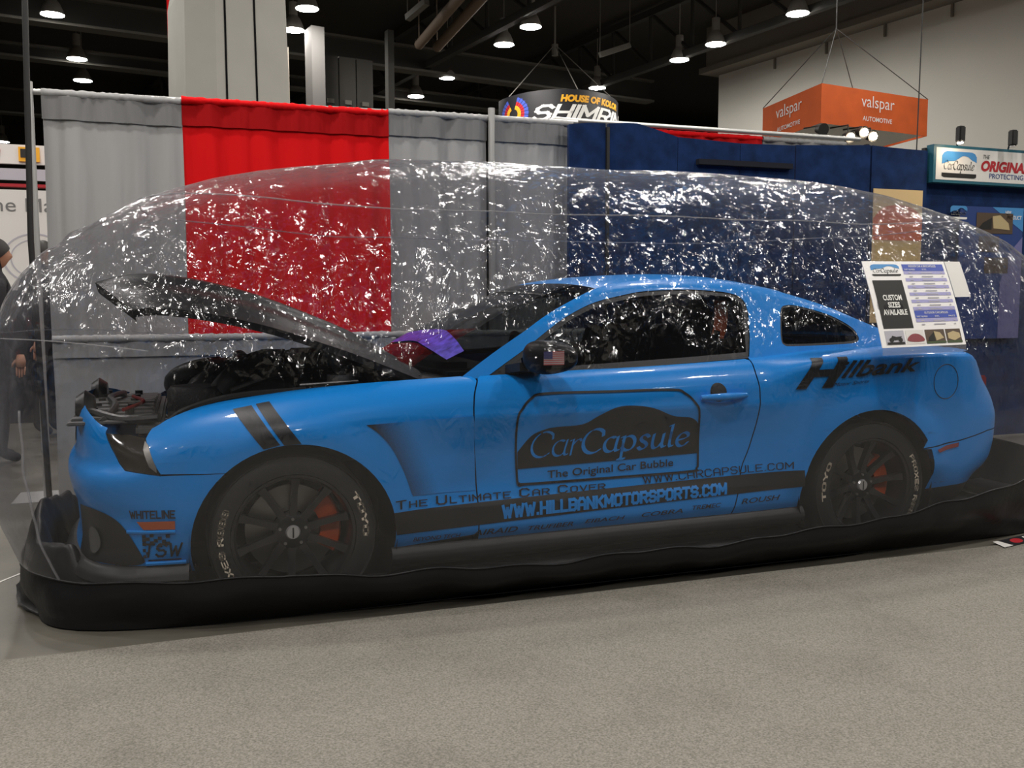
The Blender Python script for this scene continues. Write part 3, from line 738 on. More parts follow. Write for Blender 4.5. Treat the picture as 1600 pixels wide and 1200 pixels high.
for side in (0, 1):
    fn = body if side == 0 else far(body)
    for nm, L in (('front_fender', fender), ('door', door), ('rear_quarter', quarter)):
        V, F = panel2d([L], fn, .05, .011)
        p = sub(MB().add(V, F), nm, M['paint'], smooth='all', weld=True)
        if nm == 'door': DOORS.append(p)
    # dark liner behind the panel gaps
    for L in (DF, DR, [(a, b) for a, b in SEAM], [(-.47, .598), (-.24, .598)]):
        m = MB(); m.grid(lambda u, v, L=L: (lambda q: fn(q[0] + ((v - .5) * .03 if abs(L[-1][1] - L[0][1]) > .2 else 0), q[1] + ((v - .5) * .03 if abs(L[-1][1] - L[0][1]) <= .2 else 0), -.012))(
            (lambda k: tuple(a + (b - a) * (k - int(min(k, len(L) - 2))) for a, b in zip(L[int(min(k, len(L) - 2))], L[int(min(k, len(L) - 2)) + 1])))(u * (len(L) - 1))), 24, 1)
        sub(m, 'panel_gap', M['shadow_gap'])
    # side skirt
    def skirt(u, v):
        x = .38 + u * 1.97
        pr = ((.0, .250), (.008, .245), (.020, .226), (.026, .205), (.020, .182), (-.01, .160), (-.12, .152))
        k = v * (len(pr) - 1); i = int(min(k, len(pr) - 2)); t = k - i
        off = pr[i][0] + (pr[i + 1][0] - pr[i][0]) * t; z = pr[i][1] + (pr[i + 1][1] - pr[i][1]) * t
        base = fn(x, .262); sgn = -1 if side == 0 else 1
        return (x, base[1] + sgn * off, z + .018 * u)
    sub(MB().grid(skirt, 40, 18), 'side_skirt', M['trim'])
    # wheel wells
    for cx, cz, r in (FA, RA):
        sg = -1 if side == 0 else 1
        m = MB(); yo = sg * .90; yi = sg * .52
        m.grid(lambda u, v: (cx + (r + .006) * math.cos(math.radians(-25 + 230 * u)), yo + (yi - yo) * v + sg * .012, cz + (r + .006) * math.sin(math.radians(-25 + 230 * u))), 40, 4)
        m.add([(cx + (r + .006) * math.cos(math.radians(-25 + 230 * i / 40)), yi, cz + (r + .006) * math.sin(math.radians(-25 + 230 * i / 40))) for i in range(41)], [tuple(range(41))])
        sub(m, 'wheel_well', M['shadow_gap'])
# bumpers wrap both sides
V, F = panel2d([bumper], body, .045, .016); V2, F2 = panel2d([bumper], far(body), .045, .016)
FB = sub(MB().add(V, F).add(V2, F2), 'front_bumper', M['paint'], smooth='all', weld=True)
V, F = panel2d([rbump], body, .05, .02); V2, F2 = panel2d([rbump], far(body), .05, .02)
RB = sub(MB().add(V, F).add(V2, F2), 'rear_bumper', M['paint'], smooth='all', weld=True)
tp = [(3.62, .573), (S_TAIL, .573)] + topline(S_TAIL, 3.62, 10)
V, F = panel2d([tp], body, .05, .03); V2, F2 = panel2d([tp], far(body), .05, .03)
sub(MB().add(V, F).add(V2, F2), 'tail_panel', M['trim'], smooth='all', weld=True)
for sg in (-1, 1):
    for k in range(3):
        m = MB(); m.box((3.735 - .018 * k * k * .3, sg * (.36 + .11 * k), .74), (.05, .075, .17), .01); sub(m, 'tail_light', M['red_lens'])
# valance under the rear bumper, front splitter
m = MB()
m.grid(lambda u, v: (lambda p: (p[0] - .05 * v, p[1] * (1 - .06 * v), .33 - .13 * v))((far(body) if u > .5 else body)(3.12 + (S_TAIL - 3.12) * (1 - abs(2 * u - 1)), .33)), 60, 4)
sub(m, 'rear_valance', M['trim'])
def lip(u, v):
    s = -.39 + (S_NOSE + .39) * (1 - abs(2 * u - 1)); p = (far(body) if u > .5 else body)(s, .235)
    pr = ((0, .258), (.012, .252), (.035, .225), (.045, .200), (.040, .186), (.0, .180), (-.25, .178)); k = v * 6; i = int(min(k, 5)); t = k - i
    o = pr[i][0] + (pr[i + 1][0] - pr[i][0]) * t; z = pr[i][1] + (pr[i + 1][1] - pr[i][1]) * t
    x, h, nx, nh = plan(s); sg = 1 if u > .5 else -1
    return (p[0] + nx * o, p[1] + sg * nh * o, z)
sub(MB().grid(lip, 90, 18), 'front_splitter', M['trim'])
# grille between the lamps
gq = [(-1.20, .64), (S_NOSE, .64), (S_NOSE, .79), (-1.24, .775)]
def off(f, d): return lambda u, v: f(u, v, d)
bodyo = lambda d: (lambda u, v: body(u, v, d))
faro = lambda d: far(lambda u, v: body(u, v, d))
m = MB()
for f in (bodyo(.004), faro(.004)): V, F = panel2d([gq], f, .04, .02); m.add(V, F)
sub(m, 'grille', M['trim'], FB)
# headlamps, fog recesses, markers
for side in (0, 1):
    fo = bodyo if side == 0 else faro
    V, F = panel2d([HL], fo(.0), .03, .015); hl = sub(MB().add(V, F), 'headlight', M['headlamp'], smooth='all', weld=True)
    V, F = panel2d([[(-.545, .72), (-.525, .705), (-.490, .63), (-.488, .608), (-.515, .63), (-.545, .69)]], fo(.003), .02, .015)
    sub(MB().add(V, F), 'turn_lens', M['steel'], hl)
    V, F = panel2d([HL[:1] + HL[6:]], fo(.003), .02, .015)
    fog = cr([(-1.02, .425), (-.85, .462), (-.73, .455), (-.655, .422), (-.601, .363), (-.555, .290), (-.552, .268), (-.60, .258), (-.75, .262), (-1.0, .262)], 4, True)
    V, F = panel2d([fog], fo(.003), .03, .02); fg = sub(MB().add(V, F), 'fog_recess', M['trim'], FB)
    V, F = panel2d([arch(-.80, .34, .05, 0, 345, 22)], fo(.012), .02, .02); sub(MB().add(V, F), 'fog_light', M['grey_plastic'], FB)
    V, F = panel2d([[(-.571, .426), (-.430, .428), (-.431, .396), (-.545, .396)]], fo(.006), .02, .02); sub(MB().add(V, F), 'side_marker', M['amber'], FB)
    V, F = panel2d([[(3.083, .503), (3.16, .517), (3.252, .526), (3.250, .505), (3.10, .488)]], fo(.005), .02, .02); sub(MB().add(V, F), 'side_marker', M['red_lens'], RB)
m = MB(); m.tube([body(-.615, .385, .004), body(-.52, .386, .004), body(-.43, .387, .004)], .007, n=6); sub(m, 'bumper_rib', M['paint'], FB)
m = MB(); m.tube([body(s, .262, .003) for s in (-.545, -.50, -.45, -.40)], .008, n=6); sub(m, 'bumper_rib', M['paint'], FB)

# ---- cabin sides, roof, glass
SIL = [(.690, .905), (.860, 1.013), (1.021, 1.105), (1.197, 1.201), (1.414, 1.291), (1.601, 1.325), (1.780, 1.338), (1.961, 1.340), (2.134, 1.327), (2.319, 1.300), (2.509, 1.262), (2.689, 1.210), (2.825, 1.148), (2.965, 1.090), (3.20, 1.012)]
SILs = cr(SIL, 4)
WIN = cr([(.823, .919), (.910, .972), (1.007, 1.029), (1.178, 1.137), (1.282, 1.189), (1.387, 1.229), (1.525, 1.259), (1.663, 1.280), (1.904, 1.287), (2.078, 1.276)], 3)[:-1] + cr([(2.078, 1.276), (2.150, 1.260), (2.184, 1.228), (2.185, 1.171)], 4)[:-1] + [(2.185, 1.171), (2.15, 1.06), (2.112, .972), (1.797, .955), (1.535, .944), (1.164, .928)]
QW = cr([(2.391, 1.193), (2.428, 1.210), (2.50, 1.207), (2.663, 1.166), (2.774, 1.109), (2.803, 1.065), (2.786, 1.030), (2.700, 1.019), (2.40, 1.014), (2.338, 1.020), (2.330, 1.050), (2.36, 1.13)], 3, True)
low = [(s, ztop(s) - .012) for s in [3.25 - (3.25 - .72) * i / 40 for i in range(41)]]
side_outline = SILs + low
def gshift(f, d): return lambda x, z: f(x, z, d)
def inward(L, d):
    """offset a closed loop inwards"""
    n = len(L); out = []; A = sum(L[i][0] * L[(i + 1) % n][1] - L[(i + 1) % n][0] * L[i][1] for i in range(n)); sg = 1 if A > 0 else -1
    for i in range(n):
        a, b = L[i - 1], L[(i + 1) % n]; dx, dy = b[0] - a[0], b[1] - a[1]; l = math.hypot(dx, dy) or 1
        out.append((L[i][0] - sg * dy / l * d, L[i][1] + sg * dx / l * d))
    return out
for side in (0, 1):
    mk = (lambda d: gshift(green, d)) if side == 0 else (lambda d: far(gshift(green, d)))
    V, F = panel2d([side_outline, WIN, QW], mk(0), .05, .025)
    sub(MB().add(V, F), 'roof_side', M['paint'], smooth='all', weld=True)
    # rubber frame round the door glass, then the glass
    Wi = inward(WIN, .022)
    V, F = panel2d([WIN, Wi], mk(-.006), .06, .06)
    fr = sub(MB().add(V, F), 'window_frame', M['trim'])
    V, F = panel2d([inward(WIN, .012)], mk(-.018), .08, .05)
    sub(MB().add(V, F), 'side_window', M['glass'], smooth='all', weld=True)
    V, F = panel2d([QW, inward(QW, .01)], mk(-.004), .06, .06); sub(MB().add(V, F), 'window_frame', M['trim'])
    V, F = panel2d([inward(QW, .004)], mk(-.010), .06, .04); sub(MB().add(V, F), 'quarter_window', M['glass_dark'], smooth='all', weld=True)
    m = MB(); m.tube([mk(.004)(x, z) for x, z in ((.83, .916), (1.164, .925), (1.535, .940), (1.797, .951), (2.10, .966))], .006, n=6); sub(m, 'belt_trim', M['trim'])
def sil(t):
    k = t * (len(SILs) - 1); i = int(min(k, len(SILs) - 2)); f = k - i; a, b = SILs[i], SILs[i + 1]
    return (a[0] + (b[0] - a[0]) * f, a[1] + (b[1] - a[1]) * f)
def edge_t(x): return next(i for i, p in enumerate(SILs) if p[0] >= x) / (len(SILs) - 1)
def skin(t0, t1, bow0, bow1, cr0, cr1):
    def f(u, v):
        x, z = sil(t0 + (t1 - t0) * u); y = green(x, z)[1]; w = 2 * v - 1; q = 1 - w * w
        bow = bow0 + (bow1 - bow0) * u; c = cr0 + (cr1 - cr0) * u
        return (x + bow * q, -y * w, z + c * (1 - w ** 4))
    return f
ta, tb, te = edge_t(1.41), edge_t(2.44), edge_t(3.18)
WS = sub(MB().grid(skin(0, ta, -.24, -.10, .03, .03), 20, 24), 'windshield', M['glass'], smooth='all')
_ws = skin(0, ta, -.24, -.10, .03, .03)
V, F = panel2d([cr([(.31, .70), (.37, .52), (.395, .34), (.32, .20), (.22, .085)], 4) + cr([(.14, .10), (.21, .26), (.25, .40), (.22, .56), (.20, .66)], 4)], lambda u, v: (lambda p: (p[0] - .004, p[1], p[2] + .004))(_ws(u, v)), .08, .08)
sub(MB().add(V, F), 'violet_patch', M['violet'], WS, smooth='all', label='violet patch low on the windscreen')  # mottled violet patch just off the windscreen surface
sub(MB().grid(skin(ta, tb, -.10, .06, .03, .03), 24, 24), 'roof', M['paint'], smooth='all')
sub(MB().grid(skin(tb, te, .06, .10, .03, .015), 20, 24), 'rear_window', M['glass_dark'], smooth='all')
# boot lid and spoiler
def deck(u, v):
    x = 3.16 + .56 * u; w = 2 * v - 1; s = min(x, 3.60); e = body(s, ztop(s))
    return (x + .05 * (1 - w * w), -e[1] * w * (1 - .22 * u * u), ztop(s) + .012 * (1 - w ** 4))
sub(MB().grid(deck, 12, 24), 'boot_lid', M['paint'], smooth='all')
# cowl panel at the windscreen foot
def cowl(u, v):
    w = 2 * v - 1; q = 1 - w * w
    return (.72 - .24 * q - .16 * u, .77 * w, .905 + .03 * (1 - w ** 4) - .02 * u)
sub(MB().grid(cowl, 4, 24), 'cowl', M['trim'], smooth='all')
# underbody and inner structure
m = MB()
m.box((.88, 0, .21), (1.2, 1.5, .06)); m.box((1.4, 0, .23), (1.75, 1.66, .05)); m.box((3.35, 0, .30), (.65, 1.3, .06))
m.box((-.55, 0, .22), (.45, 1.2, .05))
sub(m, 'underbody', M['shadow_gap'], smooth=False)

# ---- bonnet, raised
HN = cr([(.60, .885), (.31, 1.008), (.14, 1.070), (-.03, 1.128), (-.20, 1.172), (-.35, 1.200), (-.48, 1.214), (-.56, 1.205)], 6)
def bonnet(u, v, d=0.0):
    k = u * (len(HN) - 1); i = int(min(k, len(HN) - 2)); f = k - i
    x = HN[i][0] + (HN[i + 1][0] - HN[i][0]) * f; z = HN[i][1] + (HN[i + 1][1] - HN[i][1]) * f
    w = 2 * v - 1; a = abs(w); q = 1 - w * w
    x += (.06 - .24 * u) * q * (1.0)                       # nose swept forward in the middle
    wid = .725 - .075 * u * u
    crown = (.035 + .085 * u + .045 * math.sin(PI * u)) * (1 - a ** 2.2)
    bulge = .035 * (1 - sstep(.34, .46, a)) * sstep(.0, .15, u) * (1 - .3 * u)
    crease = .014 * sstep(.60, .72, a) * (1 - sstep(.78, .92, a))
    k = 1 - sstep(.72, .98, u)
    return (x, wid * w, z + crown + (bulge + crease) * k - d)
m = MB(); m.grid(bonnet, 40, 60)
BON = sub(m, 'bonnet', M['black_paint'], smooth='all', label='raised glossy black bonnet')
m = MB(); m.grid(lambda u, v: bonnet(u, .02 + .96 * v, .006 + .03 * min(1, 6 * min(u, 1 - u)) * min(1, 8 * min(v, 1 - v))), 40, 40)
def rimline(u, v):
    return None
sub(m, 'inner_frame', M['plastic'], BON, smooth='all')
m = MB()
for v in (0, 1): m.grid(lambda u, t, v=v: bonnet(u, v, .03 * t), 40, 1)
m.grid(lambda u, t: (lambda p: (p[0] + .012 * t, p[1], p[2]))(bonnet(1, u, .045 * t)), 40, 2)
# small hanging corners of the bonnet nose
for v, sg in ((.0, 1), (1.0, -1)):
    a = Vector(bonnet(1.0, v)); b = Vector(bonnet(.86, v)); c = Vector((a.x + .03, a.y, a.z - .022))
    m.prism([a, b, c + Vector((.02, 0, 0)), c], (0, sg * .03, 0))
sub(m, 'edge_lip', M['black_paint'], BON)

# ---- engine bay
m = MB()
for sg in (-1, 1):
    m.grid(lambda u, v: (lambda p: (p[0], sg * (-p[1] - .012 - .05 * v), p[2] - .002 - .32 * v))(body(-.50 + 1.2 * u, ztop(-.50 + 1.2 * u) - .001)), 24, 3)
sub(m, 'inner_fender', M['plastic'])
m = MB(); m.box((.56, 0, .74), (.06, 1.42, .34), .01); m.box((.50, 0, .905), (.16, 1.30, .03), .01); sub(m, 'firewall', M['plastic'], smooth=False)
m = MB(); m.box((-.52, 0, .73), (.10, 1.24, .04), .01)
for k in range(9): m.box((-.66 + .0 * k, -.48 + .12 * k, .772 + .012 * (1 - abs(k - 4) / 4)), (.30, .085, .012), .004)
m.box((-.66, 0, .762), (.32, 1.16, .012), .004)
sub(m, 'radiator_cover', M['grey_plastic'], smooth=False)
m = MB()
for y in (-.40, -.2, .02, .22, .42):
    m.cyl((-.60, y, .77), (-.60, y, .80), .018, n=12); m.cyl((-.74, y + .06, .77), (-.74, y + .06, .80), .016, n=12)
m.tube(cr([(-.70, -.56, .76), (-.66, -.3, .80), (-.70, .0, .81), (-.66, .3, .80), (-.70, .55, .76)], 5), .014)
m.tube(cr([(-.80, -.30, .78), (-.74, -.42, .79), (-.62, -.55, .77), (-.48, -.62, .78)], 5), .018)
for y in (-.34, .34): m.lathe([(.001, -.04), (.06, -.035), (.085, 0), (.06, .035), (.001, .04)], (-.77, y, .79), 'X', 18)
sub(m, 'latch_parts', M['plastic'])
m = MB(); m.box((.08, .02, .80), (.60, .42, .24), .03)
m.box((.04, .02, .925), (.46, .34, .05), .02)
for k in range(4):
    for sg in (-1, 1): m.tube(cr([(.26 - .13 * k, sg * .02 + .02, .95), (.26 - .13 * k, sg * .12 + .02, .97), (.26 - .13 * k, sg * .22 + .02, .93), (.26 - .13 * k, sg * .27 + .02, .84)], 4), .035, n=10)
m.tube(cr([(-.22, .02, .93), (-.34, .06, .91), (-.42, .22, .86), (-.42, .40, .80)], 5), .055, n=12)
sub(m, 'engine', M['plastic'])
m = MB()
m.lathe([(.001, 0), (.11, .0), (.115, .02), (.115, .14), (.10, .16), (.001, .165)], (-.34, -.34, .72), 'Z', 24)
m.lathe([(.001, 0), (.09, .0), (.10, .02), (.10, .10), (.085, .12), (.001, .125)], (-.30, .36, .77), 'Z', 24)
m.box((.20, -.50, .80), (.30, .22, .18), .02); m.box((.20, .52, .84), (.26, .20, .18), .02)
m.tube(cr([(-.25, -.36, .84), (-.16, -.30, .93), (-.05, -.18, .97), (.02, -.10, .96)], 6), .05, n=12)
m.tube(cr([(-.45, -.5, .74), (-.38, -.58, .80), (-.2, -.60, .85), (.1, -.62, .87), (.35, -.60, .88)], 6), .016)
m.tube(cr([(-.2, -.45, .86), (0, -.42, .92), (.25, -.36, .94), (.45, -.4, .92)], 6), .014)
sub(m, 'air_intake', M['rubber'])
m = MB()
def ecov(u, v):
    x = -.40 + .84 * u; w = 2 * v - 1; e = min(1, 6 * min(u, 1 - u), 5 * min(v, 1 - v))
    return (x, .36 * w + .05, .80 + (.135 + .085 * u) * e ** .5 + .012 * math.cos(w * 9) * e)
m.grid(ecov, 20, 30); sub(m, 'engine_cover', M['plastic'])
m = MB(); m.tube([(.24, -.60, .925), (.24, -.3, .985), (.24, .3, .985), (.24, .60, .925)], .02, n=10)
for sg in (-1, 1): m.cyl((.24, sg * .60, .86), (.24, sg * .60, .93), .06, n=18)
m.box((.10, -.64, .885), (.03, .02, .012)); m.tube([(.06, -.66, .895), (.30, -.66, .905)], .006)
sub(m, 'strut_brace', M['alu'])
m = MB()
m.box((.14, -.08, 1.008), (.11, .10, .02), .006); m.box((-.10, -.16, .985), (.13, .06, .016), .006); m.box((-.24, -.05, .966), (.07, .07, .02), .006)
m.tube(cr([(-.62, -.46, .80), (-.55, -.30, .815), (-.60, -.1, .82)], 5), .008); m.box((.02, .06, .998), (.12, .05, .02), .006); m.box((.30, .02, 1.022), (.10, .06, .02), .006)
sub(m, 'engine_caps', M['red_hose'])

# ---- cabin
m = MB(); m.box((.86, 0, .86), (.42, 1.40, .14), .04); m.box((.74, -.36, .93), (.2, .42, .07), .03); sub(m, 'dashboard', M['seat'])
m = MB(); m.lathe([(.175, -.014), (.189, 0), (.175, .014), (.161, 0), (.175, -.014)], (0, 0, 0), 'X', 36); m.box((0, 0, 0), (.02, .34, .03), .006); m.box((0, 0, -.08), (.02, .03, .17), .006)
R_ = Matrix.Rotation(math.radians(-22), 3, 'Y'); m.v = [tuple(R_ @ Vector(p) + Vector((1.17, -.36, .92))) for p in m.v]
sub(m, 'steering_wheel', M['trim'])
for sy in (-.37, .37):
    m = MB(); m.box((1.66, sy, .52), (.52, .50, .18), .06)
    R2 = Matrix.Rotation(math.radians(17), 3, 'Y')
    m.box((1.98, sy, .84), (.16, .48, .66), .07, R2); m.box((1.93, sy - .23, .86), (.20, .07, .46), .03, R2); m.box((1.93, sy + .23, .86), (.20, .07, .46), .03, R2)
    m.box((2.06, sy, 1.16), (.11, .24, .16), .045, R2)
    st = sub(m, 'seat', M['seat'], smooth=30)
m = MB(); P = cr([(2.115, -.52, 1.235), (2.105, -.55, 1.17), (2.08, -.58, 1.10), (2.05, -.60, 1.05)], 5)
m.grid(lambda u, v: (lambda p: (p[0] + (v - .5) * .075, p[1], p[2]))(P[int(round(u * (len(P) - 1)))]), len(P) - 1, 1)
P2 = cr([(2.035, -.61, 1.0), (2.02, -.62, .97), (1.99, -.63, .93)], 5)
m.grid(lambda u, v: (lambda p: (p[0] + (v - .5) * .05, p[1], p[2]))(P2[int(round(u * (len(P2) - 1)))]), len(P2) - 1, 1)
sub(m, 'seat_belt', M['strap_orange'], label='orange seat belt seen through side window')
m = MB()
for sg in (-1, 1): m.tube(cr([(2.22, sg * .56, .5), (2.22, sg * .57, 1.0), (2.20, sg * .50, 1.22), (2.19, sg * .3, 1.29)], 5), .02)
m.tube([(2.19, -.3, 1.29), (2.19, .3, 1.29)], .02); m.tube([(2.21, -.56, .98), (2.21, .56, .98)], .018)
sub(m, 'roll_hoop', M['trim'])
m = MB(); m.box((2.62, 0, .97), (.75, 1.30, .05), .02); m.box((2.05, 0, .42), (1.9, 1.3, .04)); sub(m, 'parcel_shelf', M['seat'])

# ---- mirror and handles
def mirror(sg, par):
    def f(u, v):
        th = PI * u; ph = 2 * PI * v
        c = lambda a, p: math.copysign(abs(math.cos(a)) ** p, math.cos(a)); s = lambda a, p: math.copysign(abs(math.sin(a)) ** p, math.sin(a))
        y = c(th, .8); r = s(th, .7)
        x_, z_ = r * c(ph, .8), r * s(ph, .8)
        return (1.035 + .095 * x_ + .02 * y, sg * (.975 + .105 * y), 1.005 + (.068 - .012 * x_) * z_)
    m = MB(); m.grid(f, 24, 32); h = sub(m, 'side_mirror', M['black_paint'], par, smooth='all', weld=True)
    m = MB(); m.prism([(.90, sg * .80, .93), (1.06, sg * .80, .925), (1.04, sg * .90, .945), (.93, sg * .90, .945)], (0, 0, .035)); sub(m, 'mirror_foot', M['trim'], h, smooth=False)
    m = MB(); m.prism([(.835, sg * .778, .93), (.985, sg * .772, .935), (.985, sg * .738, 1.015), (.86, sg * .77, .945)], (0, sg * .012, 0)); sub(m, 'mirror_sail', M['trim'], h, smooth=False)
    return h
MIR = mirror(-1, CAR); mirror(1, CAR)
fm = flat((.965, -1.0835, .980), (.088, .0, 0), (0, .0, .054))
m = MB()
M['flag_red'] = mat('flag_red', (.45, .10, .10), .5); M['flag_blue'] = mat('flag_blue', (.035, .04, .16), .5); M['flag_white'] = mat('flag_white', (.42, .38, .38), .5)
for k in range(13):
    m.cur = 0 if k % 2 == 0 else 1
    quadp(m, rect(0, k / 13, 1, (k + 1) / 13), fm)
m.cur = 2; fm2 = flat((.965, -1.0845, .980), (.088, .0, 0), (0, .0, .054)); quadp(m, rect(0, 6 / 13, .42, 1), fm2)
m.cur = 1
fm3 = flat((.965, -1.0852, .980), (.088, .0, 0), (0, .0, .054))
for i in range(5):
    for j in range(4): quadp(m, rect(.03 + i * .075, .52 + j * .115, .055 + i * .075, .56 + j * .115), fm3)
m.build('flag_sticker', [M['flag_red'], M['flag_white'], M['flag_blue']], MIR, label='small stars and stripes flag sticker')
for sg in (-1, 1):
    f = body if sg < 0 else far(body); fo = bodyo if sg < 0 else faro
    m = MB(); pts = [fo(.012 + .022 * math.sin(PI * t))(1.772 + .232 * t, .806 + .004 * t) for t in [i / 12 for i in range(13)]]
    m.tube(pts, [.011 + .006 * math.sin(PI * i / 12) for i in range(13)], n=10); sub(m, 'door_handle', M['paint'], DOORS[0 if sg < 0 else 1])
    V, F = panel2d([arch(1.868, .826, .042, 0, 345, 20)], fo(.0015), .03, .03); sub(MB().add(V, F), 'handle_recess', M['trim'], DOORS[0 if sg < 0 else 1])
m = MB(); m.tube([body(3.145 + .082 * math.cos(2 * PI * i / 30), .835 + .085 * math.sin(2 * PI * i / 30), .0) for i in range(30)], .0022, n=5, closed=True); sub(m, 'fuel_flap', M['trim'])

# ---- wheels
CREAM = M['cream_ink']
def arc_text(geo, r0, r1, a0, a1, cx, cz, y):
    """lettering on a ring: baseline radius r0, cap radius r1, from angle a0 to a1 (degrees, as seen from the side)"""
    return [(cx + (r0 + (r1 - r0) * v) * math.cos(math.radians(a0 + (a1 - a0) * u)), y, cz + (r0 + (r1 - r0) * v) * math.sin(math.radians(a0 + (a1 - a0) * u))) for u, v in geo[0]], geo[1]
T_TOYO = block_geo('TOYO', 1.5, 2.0); T_PROX = block_geo('PROXES R888', 1.35, 1.9)
def wheel(cx, cz, sg, texts, cal_side, spin):
    R = .3235; yo = sg * .915; w = sg
    prof = [(.232, -.02), (.240, .004), (.262, .006), (.290, .002), (.306, -.004), (.3125, .002), (.3145, -.002), (.318, -.012), (R, -.035), (R, -.24), (.312, -.262), (.28, -.275), (.235, -.27)]
    m = MB(); m.lathe([(r, yo + w * d) for r, d in prof], (cx, 0, cz), 'Y', 72)
    t = sub(m, 'tire', M['rubber'], smooth=35)
    m = MB(); m.lathe([(.238, yo - w * .012), (.236, yo - w * .002), (.226, yo - w * .006), (.215, yo - w * .03), (.212, yo - w * .20), (.225, yo - w * .25)], (cx, 0, cz), 'Y', 64)
    m.lathe([(.001, yo - w * .060), (.055, yo - w * .060), (.070, yo - w * .068), (.072, yo - w * .12)], (cx, 0, cz), 'Y', 40)
    for k in range(10):
        a = math.radians(spin + 36 * k); d = Vector((math.cos(a), 0, math.sin(a))); n = Vector((-math.sin(a), 0, math.cos(a)))
        P = []
        for r, hw, dp in ((.05, .017, .066), (.11, .013, .060), (.17, .012, .044), (.222, .018, .022)):
            for s_, e in ((-1, 0), (1, 0), (1, .03), (-1, .03)): P.append(Vector((cx, yo - w * (dp + e), cz)) + d * r + n * hw * s_)
        F = []
        for i in range(3):
            b = i * 4
            for q in range(4): F.append((b + q, b + (q + 1) % 4, b + 4 + (q + 1) % 4, b + 4 + q))
        m.add(P, F)
    sub(m, 'rim', M['rim'], t, smooth=35)
    m = MB(); m.lathe([(.001, yo - w * .048), (.024, yo - w * .048), (.029, yo - w * .055), (.029, yo - w * .065)], (cx, 0, cz), 'Y', 32)
    cp = sub(m, 'centre_cap', M['chrome'], t, smooth=35, label='silver wheel centre cap')
    m = MB(); m.box((cx, yo - w * .0475, cz), (.006, .001, .040)); m.build('cap_mark', M['trim'], None) if False else m.build('centre_mark', M['trim'], t)
    m = MB()
    for k in range(5):
        a = math.radians(90 + 72 * k); m.cyl((cx + .052 * math.cos(a), yo - w * .064, cz + .052 * math.sin(a)), (cx + .052 * math.cos(a), yo - w * .052, cz + .052 * math.sin(a)), .0065, n=6)
    sub(m, 'wheel_nuts', M['steel'], t, smooth=False)
    m = MB(); m.lathe([(.075, yo - w * .125), (.178, yo - w * .125), (.178, yo - w * .15), (.075, yo - w * .15)], (cx, 0, cz), 'Y', 56)
    sub(m, 'brake_disc', M['steel'], t, smooth=30, label='grey brake disc behind the spokes')
    m = MB(); a0, a1 = cal_side
    for yy in (.085, .19):
        pass
    n = 10; P = []
    for i in range(n + 1):
        a = math.radians(a0 + (a1 - a0) * i / n)
        for r, dp in ((.112, .100), (.188, .100), (.196, .112), (.196, .19), (.112, .19)): P.append((cx + r * math.cos(a), yo - w * dp, cz + r * math.sin(a)))
    F = [(i * 5 + q, i * 5 + (q + 1) % 5, i * 5 + 5 + (q + 1) % 5, i * 5 + 5 + q) for i in range(n) for q in range(5)] + [tuple(range(5)), tuple(range(n * 5, n * 5 + 5))]
    m.add(P, F); sub(m, 'brake_caliper', M['orange'], t, smooth=30, label='orange brake caliper')
    if texts:
        m = MB()
        for geo, b0, b1, r0, r1 in texts: m.add(*arc_text(geo, r0, r1, b0, b1, cx, cz, yo + sg * .0075))
        m.build('tire_lettering', CREAM, t, label='cream tyre lettering')
    return t
wheel(0, .335, -1, [(T_TOYO, 34, -5, .262, .287), (T_PROX, 232, 154, .262, .287)], (-32, 48), 15)
wheel(2.72, .335, -1, [(T_TOYO, 190, 150, .262, .287), (T_PROX, 32, -38, .262, .287)], (-28, 44), 9)
wheel(0, .335, 1, [], (-32, 48), 15); wheel(2.72, .335, 1, [], (-28, 44), 9)

# ---- graphics on the near side
D1 = bodyo(.0026); D2 = bodyo(.0048); D3 = bodyo(.0064)
def decal(name, loops, f, m, label=None, parent=CAR, du=.05, dv=.025):
    V, F = panel2d(loops, f, du, dv); return sub(MB().add(V, F), name, m, parent, smooth='all', label=label)
decal('fender_stripe', [[(-.218, .826), (-.148, .838), (-.048, .696), (-.109, .682)]], D1, M['decal'], dv=.011)
decal('fender_stripe', [[(-.132, .842), (-.080, .850), (.030, .697), (-.034, .694)]], D1, M['decal'], dv=.011)
cs = [(.281, .754), (.50, .762), (.722, .769)] + [(.735, .60), (.739, .456), (.60, .458), (.468, .456)] + cr([(.468, .456), (.428, .564), (.381, .658), (.328, .720), (.281, .754)], 4)[1:-1]
decal('side_graphic', [cs], D1, M['fade'], 'black graphic fading into blue behind front wheel')
RR = cr([(.916, .490), (.906, .734), (.932, .795), (.975, .835), (1.039, .853), (1.34, .852), (1.638, .850), (1.700, .832), (1.750, .788), (1.778, .722), (1.790, .515), (1.782, .482), (1.752, .466), (1.35, .463), (.956, .462), (.925, .470)], 4, True)
decal('logo_frame', [RR, inward(RR, .010)], bodyo(.0045), M['decal'], None, DOORS[0], .03, .011)
blob = cr([(.922, .604), (.980, .672), (1.040, .697), (1.092, .705), (1.209, .711), (1.280, .745), (1.353, .776), (1.430, .784), (1.536, .770), (1.636, .731), (1.690, .722), (1.734, .716), (1.770, .692), (1.783, .650)], 4) + [(1.786, .552), (1.35, .541), (.924, .532)]
decal('logo_shape', [blob], D1, M['decal'], None, DOORS[0])
m = MB(); put(m, LOGO_GEO, ((.980, .533), (1.752, .550), (1.728, .694), (.978, .692)), D2, .07); sub(m, 'logo_lettering', M['decal_blue'], DOORS[0], label='blue logo lettering on the door')
m = MB(); put(m, text_geo('The Original Car Bubble', 0, .012), ((1.058, .474), (1.660, .490), (1.660, .534), (1.058, .517)), D2); sub(m, 'door_lettering', M['decal'], DOORS[0])
